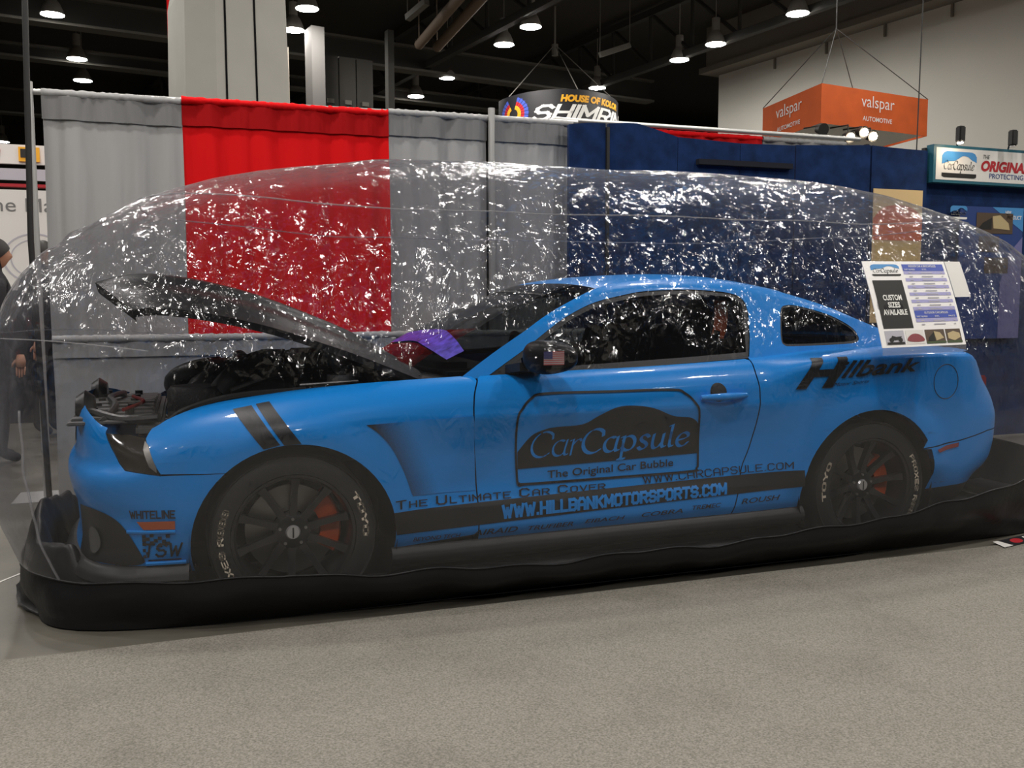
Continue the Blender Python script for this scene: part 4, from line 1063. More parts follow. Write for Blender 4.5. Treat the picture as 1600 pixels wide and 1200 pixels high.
m = MB(); put(m, block_geo('The Ultimate Car Cover', .95, 2.0), ((.391, .409), (1.325, .419), (1.328, .455), (.391, .447)), D2)
put(m, block_geo('WWW.CARCAPSULE.COM', .75, 1.7), ((1.506, .431), (2.274, .454), (2.275, .488), (1.503, .469)), D2); sub(m, 'door_lettering', M['decal'], DOORS[0])
decal('sill_stripe', [[(.386, .398), (1.35, .424), (2.322, .447), (2.332, .368), (1.35, .338), (.400, .303)]], D1, M['decal'])
m = MB(); put(m, block_geo('WWW.HILLBANKMOTORSPORTS.COM', 1.75, 1.9), ((.842, .330), (1.920, .357), (1.926, .414), (.842, .394)), D3, .09); sub(m, 'stripe_lettering', M['decal_blue'])
m = MB()
for s, q in (('BEYOND TECH', ((.468, .268), (.666, .270), (.666, .288), (.468, .286))), ('AiRAID', ((.716, .270), (.915, .272), (.915, .297), (.716, .295))), ('TRUFIBER', ((.961, .272), (1.166, .276), (1.166, .296), (.961, .292))),
             ('EIBACH', ((1.22, .282), (1.41, .285), (1.41, .303), (1.22, .300))), ('COBRA', ((1.49, .288), (1.695, .292), (1.695, .312), (1.49, .308))), ('TREMEC', ((1.742, .300), (1.889, .304), (1.889, .324), (1.742, .320))), ('ROUSH', ((1.995, .308), (2.205, .313), (2.205, .338), (1.995, .333)))):
    put(m, text_geo(s.upper(), .25, .01), q, D3)
sub(m, 'sponsor_lettering', M['decal'])
m = MB()
put(m, text_geo('H', .0, .05), ((2.264, .826), (2.460, .829), (2.556, .971), (2.372, .966)), bodyo(.006), .025)
put(m, text_geo('illbank', .28, .022), ((2.464, .868), (2.955, .893), (2.972, .957), (2.500, .953)), bodyo(.006), .025)
put(m, text_geo('Motor Sports', .35, 0), ((2.466, .828), (2.66, .842), (2.67, .862), (2.47, .850)), D2)
sub(m, 'quarter_lettering', M['decal'])
m = MB(); put(m, block_geo('WHITELINE', 1.3, 1.6), ((-.597, .436), (-.428, .436), (-.428, .470), (-.597, .471)), D2)
for i in range(7):
    for j in range(3):
        if (i + j) % 2 == 0 or (i < 2 and j == 1): z0 = .362 - .014 * j + .006 * math.sin(i * 1.1); quadp(m, rect(-.553 + i * .0145, z0, -.5385 + i * .0145, z0 + .013), D2)
for j in range(3): quadp(m, rect(-.553 + .012 * (j % 2), .31 - .012 * j, -.541 + .012 * (j % 2), .322 - .012 * j), D2)
put(m, block_geo('TSW', 1.0, 1.8, shear=.2), rect(-.545, .286, -.405, .345), D2); quadp(m, rect(-.535, .273, -.415, .279), D2)
sub(m, 'bumper_lettering', M['decal'])

# ================================================================= THE BUBBLE
BUB = thing('inflated_bubble', 'clear inflated vinyl bubble with black base enclosing the blue car', 'car cover', (1.62, 0, FLOOR))
BX, BA, BB, BZ0, BZT = 1.62, 2.78, 1.145, .72, 1.905
def sgnp(v, e): return math.copysign(abs(v) ** e, v)
FOLDZ = [(-1.2, .20), (-1.0, .20), (-.80, .215), (-.60, .205), (-.30, .205), (-.07, .225), (.20, .20), (.64, .185), (1.2, .185), (1.7, .19), (2.3, .205), (2.75, .235), (3.2, .27), (3.6, .32), (4.0, .36), (4.4, .38)]
def outline_pt(phi, k=1.0):
    """plan outline: a rounded box"""
    n = 3.6; c, s = math.cos(phi), math.sin(phi)
    r = (abs(c / BA) ** n + abs(s / BB) ** n) ** (-1 / n)
    return BX + r * c * k, r * s * k
def foldz(x, y):
    return lerp_keys(FOLDZ, x) + .008 * math.sin(7.3 * x + 2 * y) + .006 * math.sin(17 * x)
def dome(phi, t):
    """t 0 = fold just above the floor, t 1 = crown"""
    X, Y = outline_pt(phi); fz = foldz(X, Y)
    e = abs(math.cos(phi)); wx = abs((X - BX) / BA)
    nn = 2.25 + (.60 if X < BX else .40) * sstep(.55, .95, wx)
    if t < .22:
        q = t / .22; z = fz + (BZ0 - fz) * q; k = .965 + .035 * (1 - (1 - q) ** 2.2)
    else:
        a = (t - .22) / .78 * PI / 2
        k = math.cos(a) ** (2 / nn) if a < PI / 2 - 1e-6 else 0.0
        z = BZ0 + (BZT - BZ0) * math.sin(a) ** (2 / nn)
    x, y = BX + (X - BX) * k, Y * k
    # loose folds in the film
    p = Vector((x, y, z)); n1 = noise.noise(p * 2.3); n2 = noise.noise(Vector((x * 3.0, y * 3.0, z * 9.0)) + Vector((5, 1, 2))); n3 = noise.noise(Vector((x * 11, y * 7, z * 4)) + Vector((9, 3, 7)))
    d = .012 * n1 + .0045 * n2 + .0028 * n3
    # gathers along the welded seam
    d += .0035 * math.sin(x * 62 + 2.5 * n1) * math.exp(-((z - 1.49) / .09) ** 2) * (.3 + .7 * sstep(-.1, .35, noise.noise(Vector((x * 1.5, 3.3, 1)))))
    s = 1 + d / BB
    return (BX + (x - BX) * s, y * s, z + d * .6)
NP, NT = 560, 150
def tpar(v): return v ** 1.0
m = MB(); vs = []; fs = []
for j in range(NT):
    t = j / NT * .999
    for i in range(NP):
        # denser sampling where the outline turns
        phi = 2 * PI * i / NP; w_ = math.atan2(math.sin(phi) * .62, math.cos(phi)) if True else phi
        vs.append(dome(w_, t))
for j in range(NT - 1):
    for i in range(NP): fs.append((j * NP + i, j * NP + (i + 1) % NP, (j + 1) * NP + (i + 1) % NP, (j + 1) * NP + i))
n = len(vs); vs.append((BX, 0, BZT)); fs += [((NT - 1) * NP + i, (NT - 1) * NP + (i + 1) % NP, n) for i in range(NP)]
m.add(vs, fs)
DOME = m.build('clear_dome', M['film'], BUB, smooth='all')
# welded seams
def along(t, a0, a1, n=260, lift=1.002):
    P = []
    for i in range(n + 1):
        phi = math.radians(a0 + (a1 - a0) * i / n); p = dome(phi, t); P.append((BX + (p[0] - BX) * lift, p[1] * lift, p[2]))
    return P
def t_at(z, nn=2.25): return .22 + .78 * math.asin(min(1, ((z - BZ0) / (BZT - BZ0)) ** (nn / 2))) / (PI / 2)
m = MB(); m.tube(along(t_at(1.60), 0, 360, 520), .0035, n=6, closed=False); m.build('welded_seam', M['seam'], DOME, smooth='all', label='faint welded seam round the film')
m = MB(); m.tube(along(t_at(1.0), 150, 205, 120), .0022, n=6); m.build('welded_seam', M['seam'], DOME, smooth='all')
m = MB(); m.tube([dome(math.radians(197), t * .24 / 30) for t in range(31)], .005, n=6); m.build('welded_seam', M['seam'], DOME, smooth='all', label='upright welded seam at the front corner')
m = MB(); m.tube([dome(math.radians(-20), t * .24 / 30) for t in range(31)], .005, n=6); m.build('welded_seam', M['seam'], DOME, smooth='all')
# black skirt from the fold down to the floor, tucked in underneath
def skirt_pt(u, v):
    phi = 2 * PI * u; phi = math.atan2(math.sin(phi) * .62, math.cos(phi))
    X, Y = outline_pt(phi); p0 = dome(phi, 0.0); fz = p0[2]
    xk, yk = p0[0], p0[1]
    # foot of the skirt: corners pulled in to a smaller rectangle
    n = 7.0; c, s = math.cos(phi), math.sin(phi); r = (abs(c / 2.62) ** n + abs(s / .925) ** n) ** (-1 / n); fx, fy = 1.66 + r * c, r * s
    q = sstep(0, 1, v); b = .016 * math.sin(PI * min(1, v * 1.25)) * (1 if v < .8 else 1)
    x = xk + (fx - xk) * v ** 1.6; y = yk + (fy - yk) * v ** 1.6
    z = fz + (FLOOR + .006 - fz) * v ** .9
    w = noise.noise(Vector((x * 5, y * 5, z * 9))) * .020 * math.sin(PI * v) + noise.noise(Vector((x * 16, y * 16, z * 14))) * .006 * math.sin(PI * v)
    dx, dy = (X - BX), Y; l = math.hypot(dx / BA, dy / BB) or 1; nx, ny = dx / BA / BA, dy / BB / BB; ln = math.hypot(nx, ny) or 1; nx /= ln; ny /= ln
    return (x + nx * (b + w), y + ny * (b + w), z)
m = MB(); m.grid(skirt_pt, 360, 16); m.build('base_skirt', M['vinyl_black'], BUB, smooth='all', weld=True, label='black vinyl skirt of the bubble')
m = MB(); m.tube([tuple(Vector(skirt_pt(i / 360, 0)) + Vector((0, 0, .001))) for i in range(360)], .0045, n=6, closed=True)
m.build('fold_edge', M['vinyl_black'], BUB, smooth='all')
m = MB()
foot = [skirt_pt(i / 180, 1.0) for i in range(180)]
m.add([(x, y, FLOOR + .003) for x, y, z in foot], [tuple(range(180))])
m.build('base_mat', M['mat_black'], BUB)
# loose black vinyl heaped in front of the nose, inside the film
m = MB()
def heap(u, v):
    a = PI * (u - .5) * 1.25; R = 1.0; y = .74 * math.sin(a); x = -.52 - .40 * math.cos(a) - .18 * v
    h = .32 * math.sin(PI * min(1, v * 1.1 + .02)) ** .7 * (.55 + .45 * math.cos(a * 1.1))
    w = noise.noise(Vector((x * 9, y * 7, 2.5))) * .05 + noise.noise(Vector((x * 22, y * 19, 7))) * .02
    return (x + w * .4, y, FLOOR + .01 + max(0, h + w * (1 if 0 < v < 1 else 0)))
m.grid(heap, 70, 18); m.build('loose_vinyl', M['vinyl_black'], BUB, smooth='all', label='crumpled black vinyl heaped at the car nose')
# inflated inner tube of black base behind the car's nose and tail
m = MB()
m.tube([(BX + (x - BX) * .985, y * .94, FLOOR + .07) for x, y, z in foot], .055, n=10, closed=True)
m.build('inner_roll', M['vinyl_black'], BUB, smooth='all')

# price sheet taped to the bubble, and the small blank card beside it
def on_dome(x, z, lift=.012):
    """point on the near wall of the bubble at x and height z"""
    lo, hi = -PI + .05, -.05
    t = t_at(z) if z > BZ0 else .22 * .9
    for _ in range(40):
        mid = (lo + hi) / 2
        if dome(mid, t)[0] < x: lo = mid
        else: hi = mid
    p = dome((lo + hi) / 2, t); return p
def smooth_wall(x, z):
    u = ((z - BZ0) / (BZT - BZ0)); k = (1 - u ** 2.25) ** (1 / 2.25)
    n = 3.6; xx = min(.999, abs((x - BX) / (BA * k))); return -BB * k * (1 - xx ** n) ** (1 / n)
PS = thing('price_sheet', 'white price sheet with blue table taped on the bubble at right', 'poster', (2.72, -1.12, 1.2))
def sheet(u, v, d=0.0):
    """u along the sheet, v up; hangs just off the wall and curls with it"""
    x = 2.57 + .515 * u; z = 1.020 + .392 * v + .006 * u
    y = smooth_wall(2.60 + .40 * u, z) * .35 + (-1.10 + .158 * v + .046 * u) * .65 - .036
    return (x, y - d, z)
m = MB(); m.grid(lambda u, v: sheet(u, v), 10, 12); m.grid(lambda u, v: sheet(u, v, -.004), 10, 12)
for e in (0, 1):
    m.grid(lambda u, t, e=e: sheet(u, e, -.004 * t), 10, 1); m.grid(lambda v, t, e=e: sheet(e, v, -.004 * t), 12, 1)
SH = m.build('sheet', M['paper'], PS, smooth=30)
S1 = lambda u, v: sheet(u, v, .0015); S2 = lambda u, v: sheet(u, v, .0030); S3 = lambda u, v: sheet(u, v, .0045)
M['ink_blue'] = mat('print_blue', (.045, .085, .42), .5); M['ink_lilac'] = mat('print_lilac', (.36, .35, .62), .5); M['ink_navy'] = mat('print_navy', (.02, .05, .20), .5)
M['ink_sky'] = mat('print_sky_blue', (.06, .26, .58), .5); M['ink_tan'] = mat('print_tan', (.50, .40, .22), .5); M['ink_brown'] = mat('print_brown', (.09, .06, .04), .5); M['ink_green'] = mat('print_green', (.05, .08, .03), .5); M['ink_red'] = mat('print_red', (.25, .05, .06), .5); M['ink_grey'] = mat('print_grey', (.45, .44, .50), .5)
def sq(mb, x0, y0, x1, y1, f, n=4):
    mb.grid(lambda u, v: f(x0 + (x1 - x0) * u, y0 + (y1 - y0) * v), n, n); return mb
def logo_badge(prefix, parent, f, x0, y0, x1, y1, top_m, text_m, bar_m, bar_text=True):
    """company badge: blue rounded top with a car-shaped hump cut out, script, dark bar"""
    w, h = x1 - x0, y1 - y0
    hump = cr([(0, .50), (.10, .56), (.22, .62), (.36, .64), (.48, .74), (.60, .84), (.74, .82), (.86, .70), (.94, .66), (1, .60)], 4)
    top = [(0, .50), (0, .82), (.05, .94), (.14, 1), (.86, 1), (.95, .94), (1, .82), (1, .60)]
    L = [(x0 + a * w, y0 + b * h) for a, b in top] + [(x0 + a * w, y0 + b * h) for a, b in hump[::-1][1:-1]]
    V, F = panel2d([L], f, w / 5, h / 5); MB().add(V, F).build('badge_top', top_m, parent)
    m = MB(); put(m, LOGO_GEO, rect(x0 + .06 * w, y0 + .18 * h, x0 + .94 * w, y0 + .66 * h), f); m.build('badge_lettering', text_m, parent)
    V, F = panel2d([[(x0, y0 + .17 * h), (x0, y0 + .05 * h), (x0 + .06 * w, y0), (x0 + .94 * w, y0), (x0 + w, y0 + .05 * h), (x0 + w, y0 + .17 * h)]], f, w / 5, h); MB().add(V, F).build('badge_bar', bar_m, parent)
logo_badge('sheet', SH, S1, .075, .825, .415, .965, M['ink_sky'], M['black_text'], M['black_text'])
m = MB(); sq(m, .055, .215, .405, .775, S1, 6); m.build('black_box', M['black_text'], SH)
m = MB()
for k, (s, x0, x1) in enumerate((('CUSTOM', .125, .345), ('SIZES', .165, .305), ('AVAILABLE', .09, .37))):
    put(m, text_geo(s, 0, .03), rect(x0, .54 - .085 * k, x1, .605 - .085 * k), S2)
m.build('box_lettering', M['white_text'], SH)
for z0, z1 in ((.885, .965), (.325, .415)): m = MB(); sq(m, .455, z0, .965, z1, S1); m.build('table_head', M['ink_blue'], SH)
m = MB()
for k in range(11):
    if k % 2 == 0: sq(m, .455, .845 - .0425 * k, .965, .8825 - .0425 * k, S1)
sq(m, .455, .280, .965, .320, S1); m.build('table_rows', M['ink_lilac'], SH)
m = MB(); put(m, text_geo('INDOOR CAR & BIKECAPSULES', 0, .01), rect(.53, .93, .87, .955), S2); put(m, text_geo('PART NUMBER', 0, 0), rect(.47, .893, .60, .912), S2); put(m, text_geo('FITS', 0, 0), rect(.69, .893, .74, .912), S2); m.build('table_lettering', M['white_text'], SH); m = MB(); put(m, text_geo('OUTDOOR CARCAPSULES', 0, .01), rect(.57, .375, .86, .40), S2); put(m, text_geo('PART NUMBER', 0, 0), rect(.47, .335, .60, .354), S2); put(m, text_geo('FITS', 0, 0), rect(.69, .335, .74, .354), S2); put(m, text_geo('PRICE', 0, 0), rect(.86, .335, .94, .354), S2)
m.build('table_lettering', M['white_text'], SH)
m = MB()
for k in range(13):
    z = .855 - .0425 * k if k < 11 else .29 - .043 * (k - 11)
    for a, b in ((.51, .55), (.66, .80), (.91, .93)): sq(m, a, z, b, z + .012, S2, 2)
m.build('table_figures', M['ink_grey'], SH)
for k, (x0, x1, back) in enumerate(((.055, .275, 'ink_grey'), (.295, .51, 'white'), (.525, .76, 'ink_brown'), (.775, .96, 'ink_brown'))):
    m = MB(); sq(m, x0, .03, x1, .19, S1); ph = m.build('photo_print', M[back], SH)
    w = x1 - x0
    if k == 0:
        m = MB(); sq(m, x0 + .01, .035, x1 - .01, .06, S2)
        for c in (.28, .75): V, F = panel2d([arch(x0 + c * w, .085, .026, 0, 350, 16)], S2, .05, .05); m.add(V, F)
        V, F = panel2d([[(x0 + .25 * w, .10), (x0 + .35 * w, .135), (x0 + .55 * w, .12), (x0 + .85 * w, .125), (x0 + .75 * w, .09), (x0 + .45 * w, .08)]], S2, .05, .05); m.add(V, F)
        m.build('motorbike_print', M['black_text'], SH)
    elif k == 1:
        V, F = panel2d([cr([(x0 + .05 * w, .07), (x0 + .1 * w, .11), (x0 + .35 * w, .145), (x0 + .65 * w, .145), (x0 + .9 * w, .11), (x0 + .95 * w, .065), (x0 + .5 * w, .055)], 4, True)], S2, .05, .05); MB().add(V, F).build('car_print', M['ink_red'], SH)
    else:
        L = [(x0 + .45 * w, .17), (x0 + .75 * w, .155), (x0 + .92 * w, .09), (x0 + .5 * w, .06)] if k == 2 else [(x0 + .1 * w, .14), (x0 + .5 * w, .165), (x0 + .9 * w, .14), (x0 + .92 * w, .09), (x0 + .5 * w, .055), (x0 + .1 * w, .08)]
        V, F = panel2d([L], S2, .05, .05); MB().add(V, F).build('cover_print', M['ink_tan'], SH)
        m = MB(); sq(m, x0, .03, x1, .055, S2); m.build('grass_print', M['ink_green'], SH)
        if k == 2: V, F = panel2d([[(x0 + .08 * w, .06), (x0 + .15 * w, .10), (x0 + .44 * w, .16), (x0 + .45 * w, .06)]], S2, .05, .05); MB().add(V, F).build('opening_print', M['black_text'], SH)
# clear plastic pocket edge under the sheet (catches the light along its foot)
m = MB(); m.grid(lambda u, v: (lambda p: (p[0], p[1], p[2] - .034 * v))(sheet(u, 0, .001)), 8, 2); m.build('pocket_edge', M['seam'], PS)
m = MB(); m.grid(lambda u, v: sheet(1.012 + .20 * u, .565 + .435 * v, .0), 4, 6); m.grid(lambda u, v: sheet(1.012 + .20 * u, .565 + .435 * v, -.003), 4, 6)
for e in (0, 1): m.grid(lambda u, t, e=e: sheet(1.012 + .20 * u, .565 + .435 * e, -.003 * t), 4, 1); m.grid(lambda v, t, e=e: sheet(1.012 + .20 * e, .565 + .435 * v, -.003 * t), 6, 1)
tag(m.build('blank_card', M['white'], None), 'small plain white card on the bubble right of the price sheet', 'card')

# flyer on the floor at the right, half under the bubble
FL = thing('flyer', 'glossy black flyer with white corner lying on carpet at right edge', 'flyer', (3.62, -1.03, FLOOR + .014))
ff = flat((3.36, -1.12, FLOOR + .0145), (.62, .13, 0), (.03, .10, 0))
m = MB(); m.prism([ff(0, 0), ff(1, 0), ff(1, 1), ff(0, 1)], (0, 0, .002)); FS = m.build('paper', M['poster_black'], FL)
f1 = flat((3.36, -1.12, FLOOR + .0172), (.62, .13, 0), (.03, .10, 0)); f2 = flat((3.36, -1.12, FLOOR + .0180), (.62, .13, 0), (.03, .10, 0))
m = MB(); quadp(m, [(0, 0), (.12, 0), (.06, 1), (0, 1)], f1); m.build('white_corner', M['white'], FS)
m = MB(); V, F = panel2d([arch(.24, .45, .07, 0, 350, 16)], lambda u, v: f1(u, .5 + (v - .45) * 5), .2, .2); m.add(V, F); quadp(m, [(.42, 0), (1, 0), (1, .14), (.45, .14)], f1); m.build('red_print', M['red_text'], FS)
m = MB(); put(m, text_geo('"COCCI', .2, .02), rect(.36, .3, .95, .8), f2); m.build('flyer_lettering', M['white_text'], FS)

# ================================================================= BOOTH BACKGROUND
def drape(name, x0, x1, y, z0, z1, m_, label, cat='curtain', group=None, folds=10, amp=.030, sd=0, hem=.17):
    r = thing(name, label, cat, ((x0 + x1) / 2, y, z0), group)
    n = int((x1 - x0) * 90)
    def wob(x, z):
        g = .5 * math.sin(x * folds * 2.1 + sd) + .45 * math.sin(x * folds * 3.7 + 2 * sd + 1.1) + .9 * noise.noise(Vector((x * 3, sd * 3.1, z * .25))) + 1.0 * noise.noise(Vector((x * 11, sd * 1.7, z * .35)))
        return amp * g * (.5 + .5 * sstep(z1, z1 - .8, z)) + .004 * noise.noise(Vector((x * 40, z * 3, sd)))
    def f(u, v):
        x = x0 + (x1 - x0) * u; z = z0 + (z1 - z0) * v
        return (x + .01 * math.sin(z * 3 + sd) * (1 if .02 < u < .98 else .4), y + wob(x, z), z)
    m = MB(); m.grid(f, n, 24); m.grid(lambda u, v: (lambda p: (p[0], p[1] + .004, p[2]))(f(u, v)), n, 24)
    c = m.build('cloth', m_, r, smooth='all')
    # rod pocket: gathered sleeve over the top rail with a doubled hem under it
    def sl(u, v):
        x = x0 + (x1 - x0) * u; a = PI * 2 * v; k = 1 + .28 * noise.noise(Vector((x * 34, math.cos(a) * 1.2, sd)))
        return (x, y + .026 * k * math.cos(a), z1 - .012 + .024 * k * math.sin(a))
    m = MB(); m.grid(sl, n * 2, 10); m.build('rod_pocket', m_, r, smooth='all')
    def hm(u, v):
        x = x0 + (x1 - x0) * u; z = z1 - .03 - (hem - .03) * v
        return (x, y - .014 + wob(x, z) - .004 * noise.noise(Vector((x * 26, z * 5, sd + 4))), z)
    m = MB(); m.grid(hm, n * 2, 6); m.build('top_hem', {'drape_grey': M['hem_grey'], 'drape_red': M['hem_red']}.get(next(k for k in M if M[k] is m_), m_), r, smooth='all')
    return r
YB = 1.92
drape('curtain', -1.16, -.355, YB, FLOOR + .01, 2.525, M['drape_grey'], 'tall grey curtain left of the red one', group='tall booth curtains', sd=1)
drape('curtain', -.352, .985, YB, FLOOR + .01, 2.535, M['drape_red'], 'tall bright red curtain behind the raised bonnet', group='tall booth curtains', sd=2)
drape('curtain', .988, 1.699, YB, FLOOR + .01, 2.545, M['drape_grey'], 'tall grey curtain between red curtain and upright pole', group='tall booth curtains', sd=3)
drape('curtain', 1.752, 2.36, YB, FLOOR + .01, 2.545, M['drape_grey'], 'tall grey curtain between upright pole and navy panels', group='tall booth curtains', sd=4)
drape('low_curtain', -1.11, 2.3, 1.50, FLOOR + .01, 1.03, M['drape_low'], 'low pale grey divider curtain running behind the car', sd=5, amp=.014, hem=.12)
drape('curtain', 3.22, 4.46, 2.62, FLOOR + .01, 2.665, M['drape_red'], 'red curtain of the next booth above navy panels', group='curtains of the booth behind', sd=6)
drape('curtain', 4.47, 5.35, 2.62, FLOOR + .01, 2.665, M['drape_grey'], 'grey curtain of the next booth right of its red one', group='curtains of the booth behind', sd=7)
def upright(x, y, h, label, m_=None):
    r = thing('drape_pole', label, 'pole', (x, y, FLOOR), 'curtain poles')
    m = MB(); m.cyl((x, y, FLOOR + .006), (x, y, h), .024, n=16); m.build('pole', m_ or M['alu_pole'], r, smooth=30)
    m = MB(); m.box((x, y, FLOOR + .003), (.36, .36, .006)); m.build('base_plate', M['alu_pole'], r)
upright(-1.225, YB - .02, 2.57, 'pale metal curtain pole left of the tall grey curtain'); upright(1.725, YB - .03, 2.60, 'grey curtain pole between two tall grey curtains'); upright(2.46, 2.62, 2.70, 'curtain pole of the next booth hidden behind navy panels')
m = MB(); m.tube([(2.46, 2.60, 2.62), (2.46, 2.60, 2.685), (2.5, 2.60, 2.70), (5.5, 2.60, 2.70)], .020, n=10); tag(m.build('drape_rail', M['alu_pole'], smooth=40), 'white rail of the next booth above its red curtain', 'rail')
m = MB(); m.cyl((-1.225, YB, 2.515), (2.4, YB, 2.545), .018, n=10); tag(m.build('drape_rail', M['alu_pole'], smooth=40), 'rail carrying the tall grey and red curtains', 'rail')
m = MB(); m.tube([(-1.195, 1.70, 9.2), (-1.195, 1.70, 3.0), (-1.225, 1.70, 1.6), (-1.19, 1.70, FLOOR)], .017, n=10); tag(m.build('power_cable', M['dark_metal'], smooth=40), 'black cable dropping from the roof in front of left curtain pole', 'cable')

# navy display panels
def panel(x0, x1, tops, y0, y1, label, z0=None, cat='display panel'):
    """tops: (t, z) along the panel's top edge"""
    L = [(0, FLOOR + .02)] + cr(tops, 4) + [(1, FLOOR + .02)] if z0 is None else [(0, z0)] + cr(tops, 4) + [(1, z0)]
    m = MB(); w = math.hypot(x1 - x0, y1 - y0); n_ = Vector((-(y1 - y0) / w, (x1 - x0) / w, 0)) * .035
    P = [Vector((x0 + (x1 - x0) * t, y0 + (y1 - y0) * t, z)) for t, z in L]
    m.prism(P, n_)
    r = m.build('display_panel', M['navy'], smooth=30); tag(r, label, cat, 'navy display panels'); return r
YN = 1.80
panel(2.285, 2.575, [(0, 2.505), (.5, 2.525), (1, 2.53)], YN, YN, 'navy fabric panel farthest left, beside the grey curtain')
panel(2.60, 3.17, [(0, 2.53), (.35, 2.545), (.6, 2.52), (1, 2.465)], YN, YN, 'navy fabric panel with a humped top, second from left')
panel(3.175, 3.715, [(0, 2.463), (.5, 2.455), (1, 2.445)], YN, YN, 'navy fabric panel third from left, under the red curtain')
panel(3.72, 4.22, [(0, 2.445), (.5, 2.45), (1, 2.455)], YN, YN, 'navy fabric panel fourth from left, under red and grey curtains')
panel(4.23, 4.90, [(0, 2.46), (.5, 2.47), (1, 2.485)], YN, YN - .06, 'navy fabric panel left of the warm-lit poster')
panel(4.925, 5.49, [(0, 2.485), (.5, 2.475), (1, 2.47)], YN - .05, YN - .05, 'navy fabric panel carrying the warm-lit poster')
panel(5.51, 7.4, [(0, 2.50), (.5, 2.48), (1, 2.46)], YN, YN, 'wide navy booth wall under the white header sign')
m = MB(); m.box((3.75, YN - .024, 2.285), (.84, .05, .04)); tag(m.build('shelf_rail', M['navy_dark']), 'black rail across navy panels just above the bubble', 'rail')
for x in (2.588, 4.91, 5.50):
    m = MB(); m.box((x, YN + .0, 1.26), (.022, .04, 2.48)); tag(m.build('panel_post', M['dark_metal']), {2.588: 'thin black post between the two leftmost navy panels', 4.91: 'black post on the left of the warm-lit poster panel', 5.50: 'black post between warm-lit poster and white header sign'}[x], 'post')
# white poster, the warm spot light on it painted cream and yellow
PO = thing('wall_poster', 'poster with orange band on the navy panel, warm light painted as cream', 'poster', (5.2, YN - .07, 1.2))
fp = flat((4.94, YN - .065, 1.05), (.50, 0, 0), (0, 0, 1.09))
M['poster_warm_lit'] = mat('poster_warm_lit', (.72, .52, .26), .6); M['poster_orange'] = mat('poster_orange', (.70, .16, .05), .6); M['poster_warm_lit_low'] = mat('poster_warm_lit_low', (.70, .50, .20), .6)
m = MB(); m.prism([fp(0, 0), fp(1, 0), fp(1, 1), fp(0, 1)], (0, .006, 0)); S = m.build('sheet', M['poster_warm_lit'], PO)
fp1 = flat((4.94, YN - .067, 1.05), (.50, 0, 0), (0, 0, 1.09))
V, F = panel2d([[(0, .62), (0, .78)] + cr([(0, .78), (.2, .86), (.5, .885), (.8, .86), (1, .80)], 4)[1:] + [(1, .62)]], fp1, .2, .1); MB().add(V, F).build('orange_band', M['poster_orange'], S)
V, F = panel2d([[(.05, .05), (.95, .05), (.95, .60), (.05, .60)]], fp1, .2, .2); MB().add(V, F).build('warm_lit_field', M['poster_warm_lit_low'], S)
# header sign
HS = thing('header_sign', 'white header sign with car logo and red lettering at the right edge', 'sign', (6.4, YN - .1, 2.26))
fh = flat((5.53, YN - .09, 2.235), (1.85, 0, -.01), (0, 0, .262))
M['teal_frame'] = mat('sign_frame_teal', (.015, .11, .16), .5)
m = MB(); a = [fh(-.008, -.09), fh(1, -.09), fh(1, 1.09), fh(-.008, 1.09)]; m.prism(a, (0, .08, 0)); S = m.build('frame', M['teal_frame'], HS)
fh1 = flat((5.53, YN - .092, 2.235), (1.85, 0, -.01), (0, 0, .262)); fh2 = flat((5.53, YN - .094, 2.235), (1.85, 0, -.01), (0, 0, .262)); fh3 = flat((5.53, YN - .096, 2.235), (1.85, 0, -.01), (0, 0, .262))
m = MB(); m.prism([fh1(.006, 0), fh1(.99, 0), fh1(.99, 1), fh1(.006, 1)], (0, .001, 0)); FACE = m.build('face', M['white'], HS)
logo_badge('header', FACE, fh2, .038, .08, .238, .90, M['ink_sky'], M['grey_text'], M['black_text'])
m = MB(); put(m, text_geo('THE', .25, .01), rect(.275, .73, .315, .86), fh2); m.build('header_lettering', M['black_text'], FACE)
m = MB(); put(m, text_geo('ORIGINAL CAR BUBBLE', .22, .05), rect(.265, .33, .93, .68), fh2); m.build('header_lettering', M['red_text'], FACE)
m = MB(); put(m, text_geo('PROTECTING VEHICLES WORLDWIDE', 0, .01), rect(.315, .12, .90, .28), fh2); m.build('header_lettering', M['ink_navy'], FACE)
# arm lamps over the header
def arm_lamp(x, label, lit):
    r = thing('arm_light', label, 'lamp', (x, YN, 2.52), 'arm lights over the header sign')
    m = MB(); m.tube([(x + .16, YN - .02, 2.51), (x + .02, YN - .20, 2.64)], .007, n=6); m.build('arm', M['dark_metal'], r)
    m = MB(); m.box((x, YN - .22, 2.585), (.062, .06, .13), .01); h = m.build('lamp_head', M['dark_metal'], r)
    m = MB(); m.cyl((x, YN - .22, 2.522), (x, YN - .22, 2.512), .022, n=12); m.build('bulb', M['spot'] if lit else M['white'], h)
arm_lamp(5.66, 'black arm light with glowing bulb at the sign left end', True); arm_lamp(6.22, 'unlit black arm light above the red lettering', False); arm_lamp(6.48, 'unlit black arm light at the right edge of the photo', False)
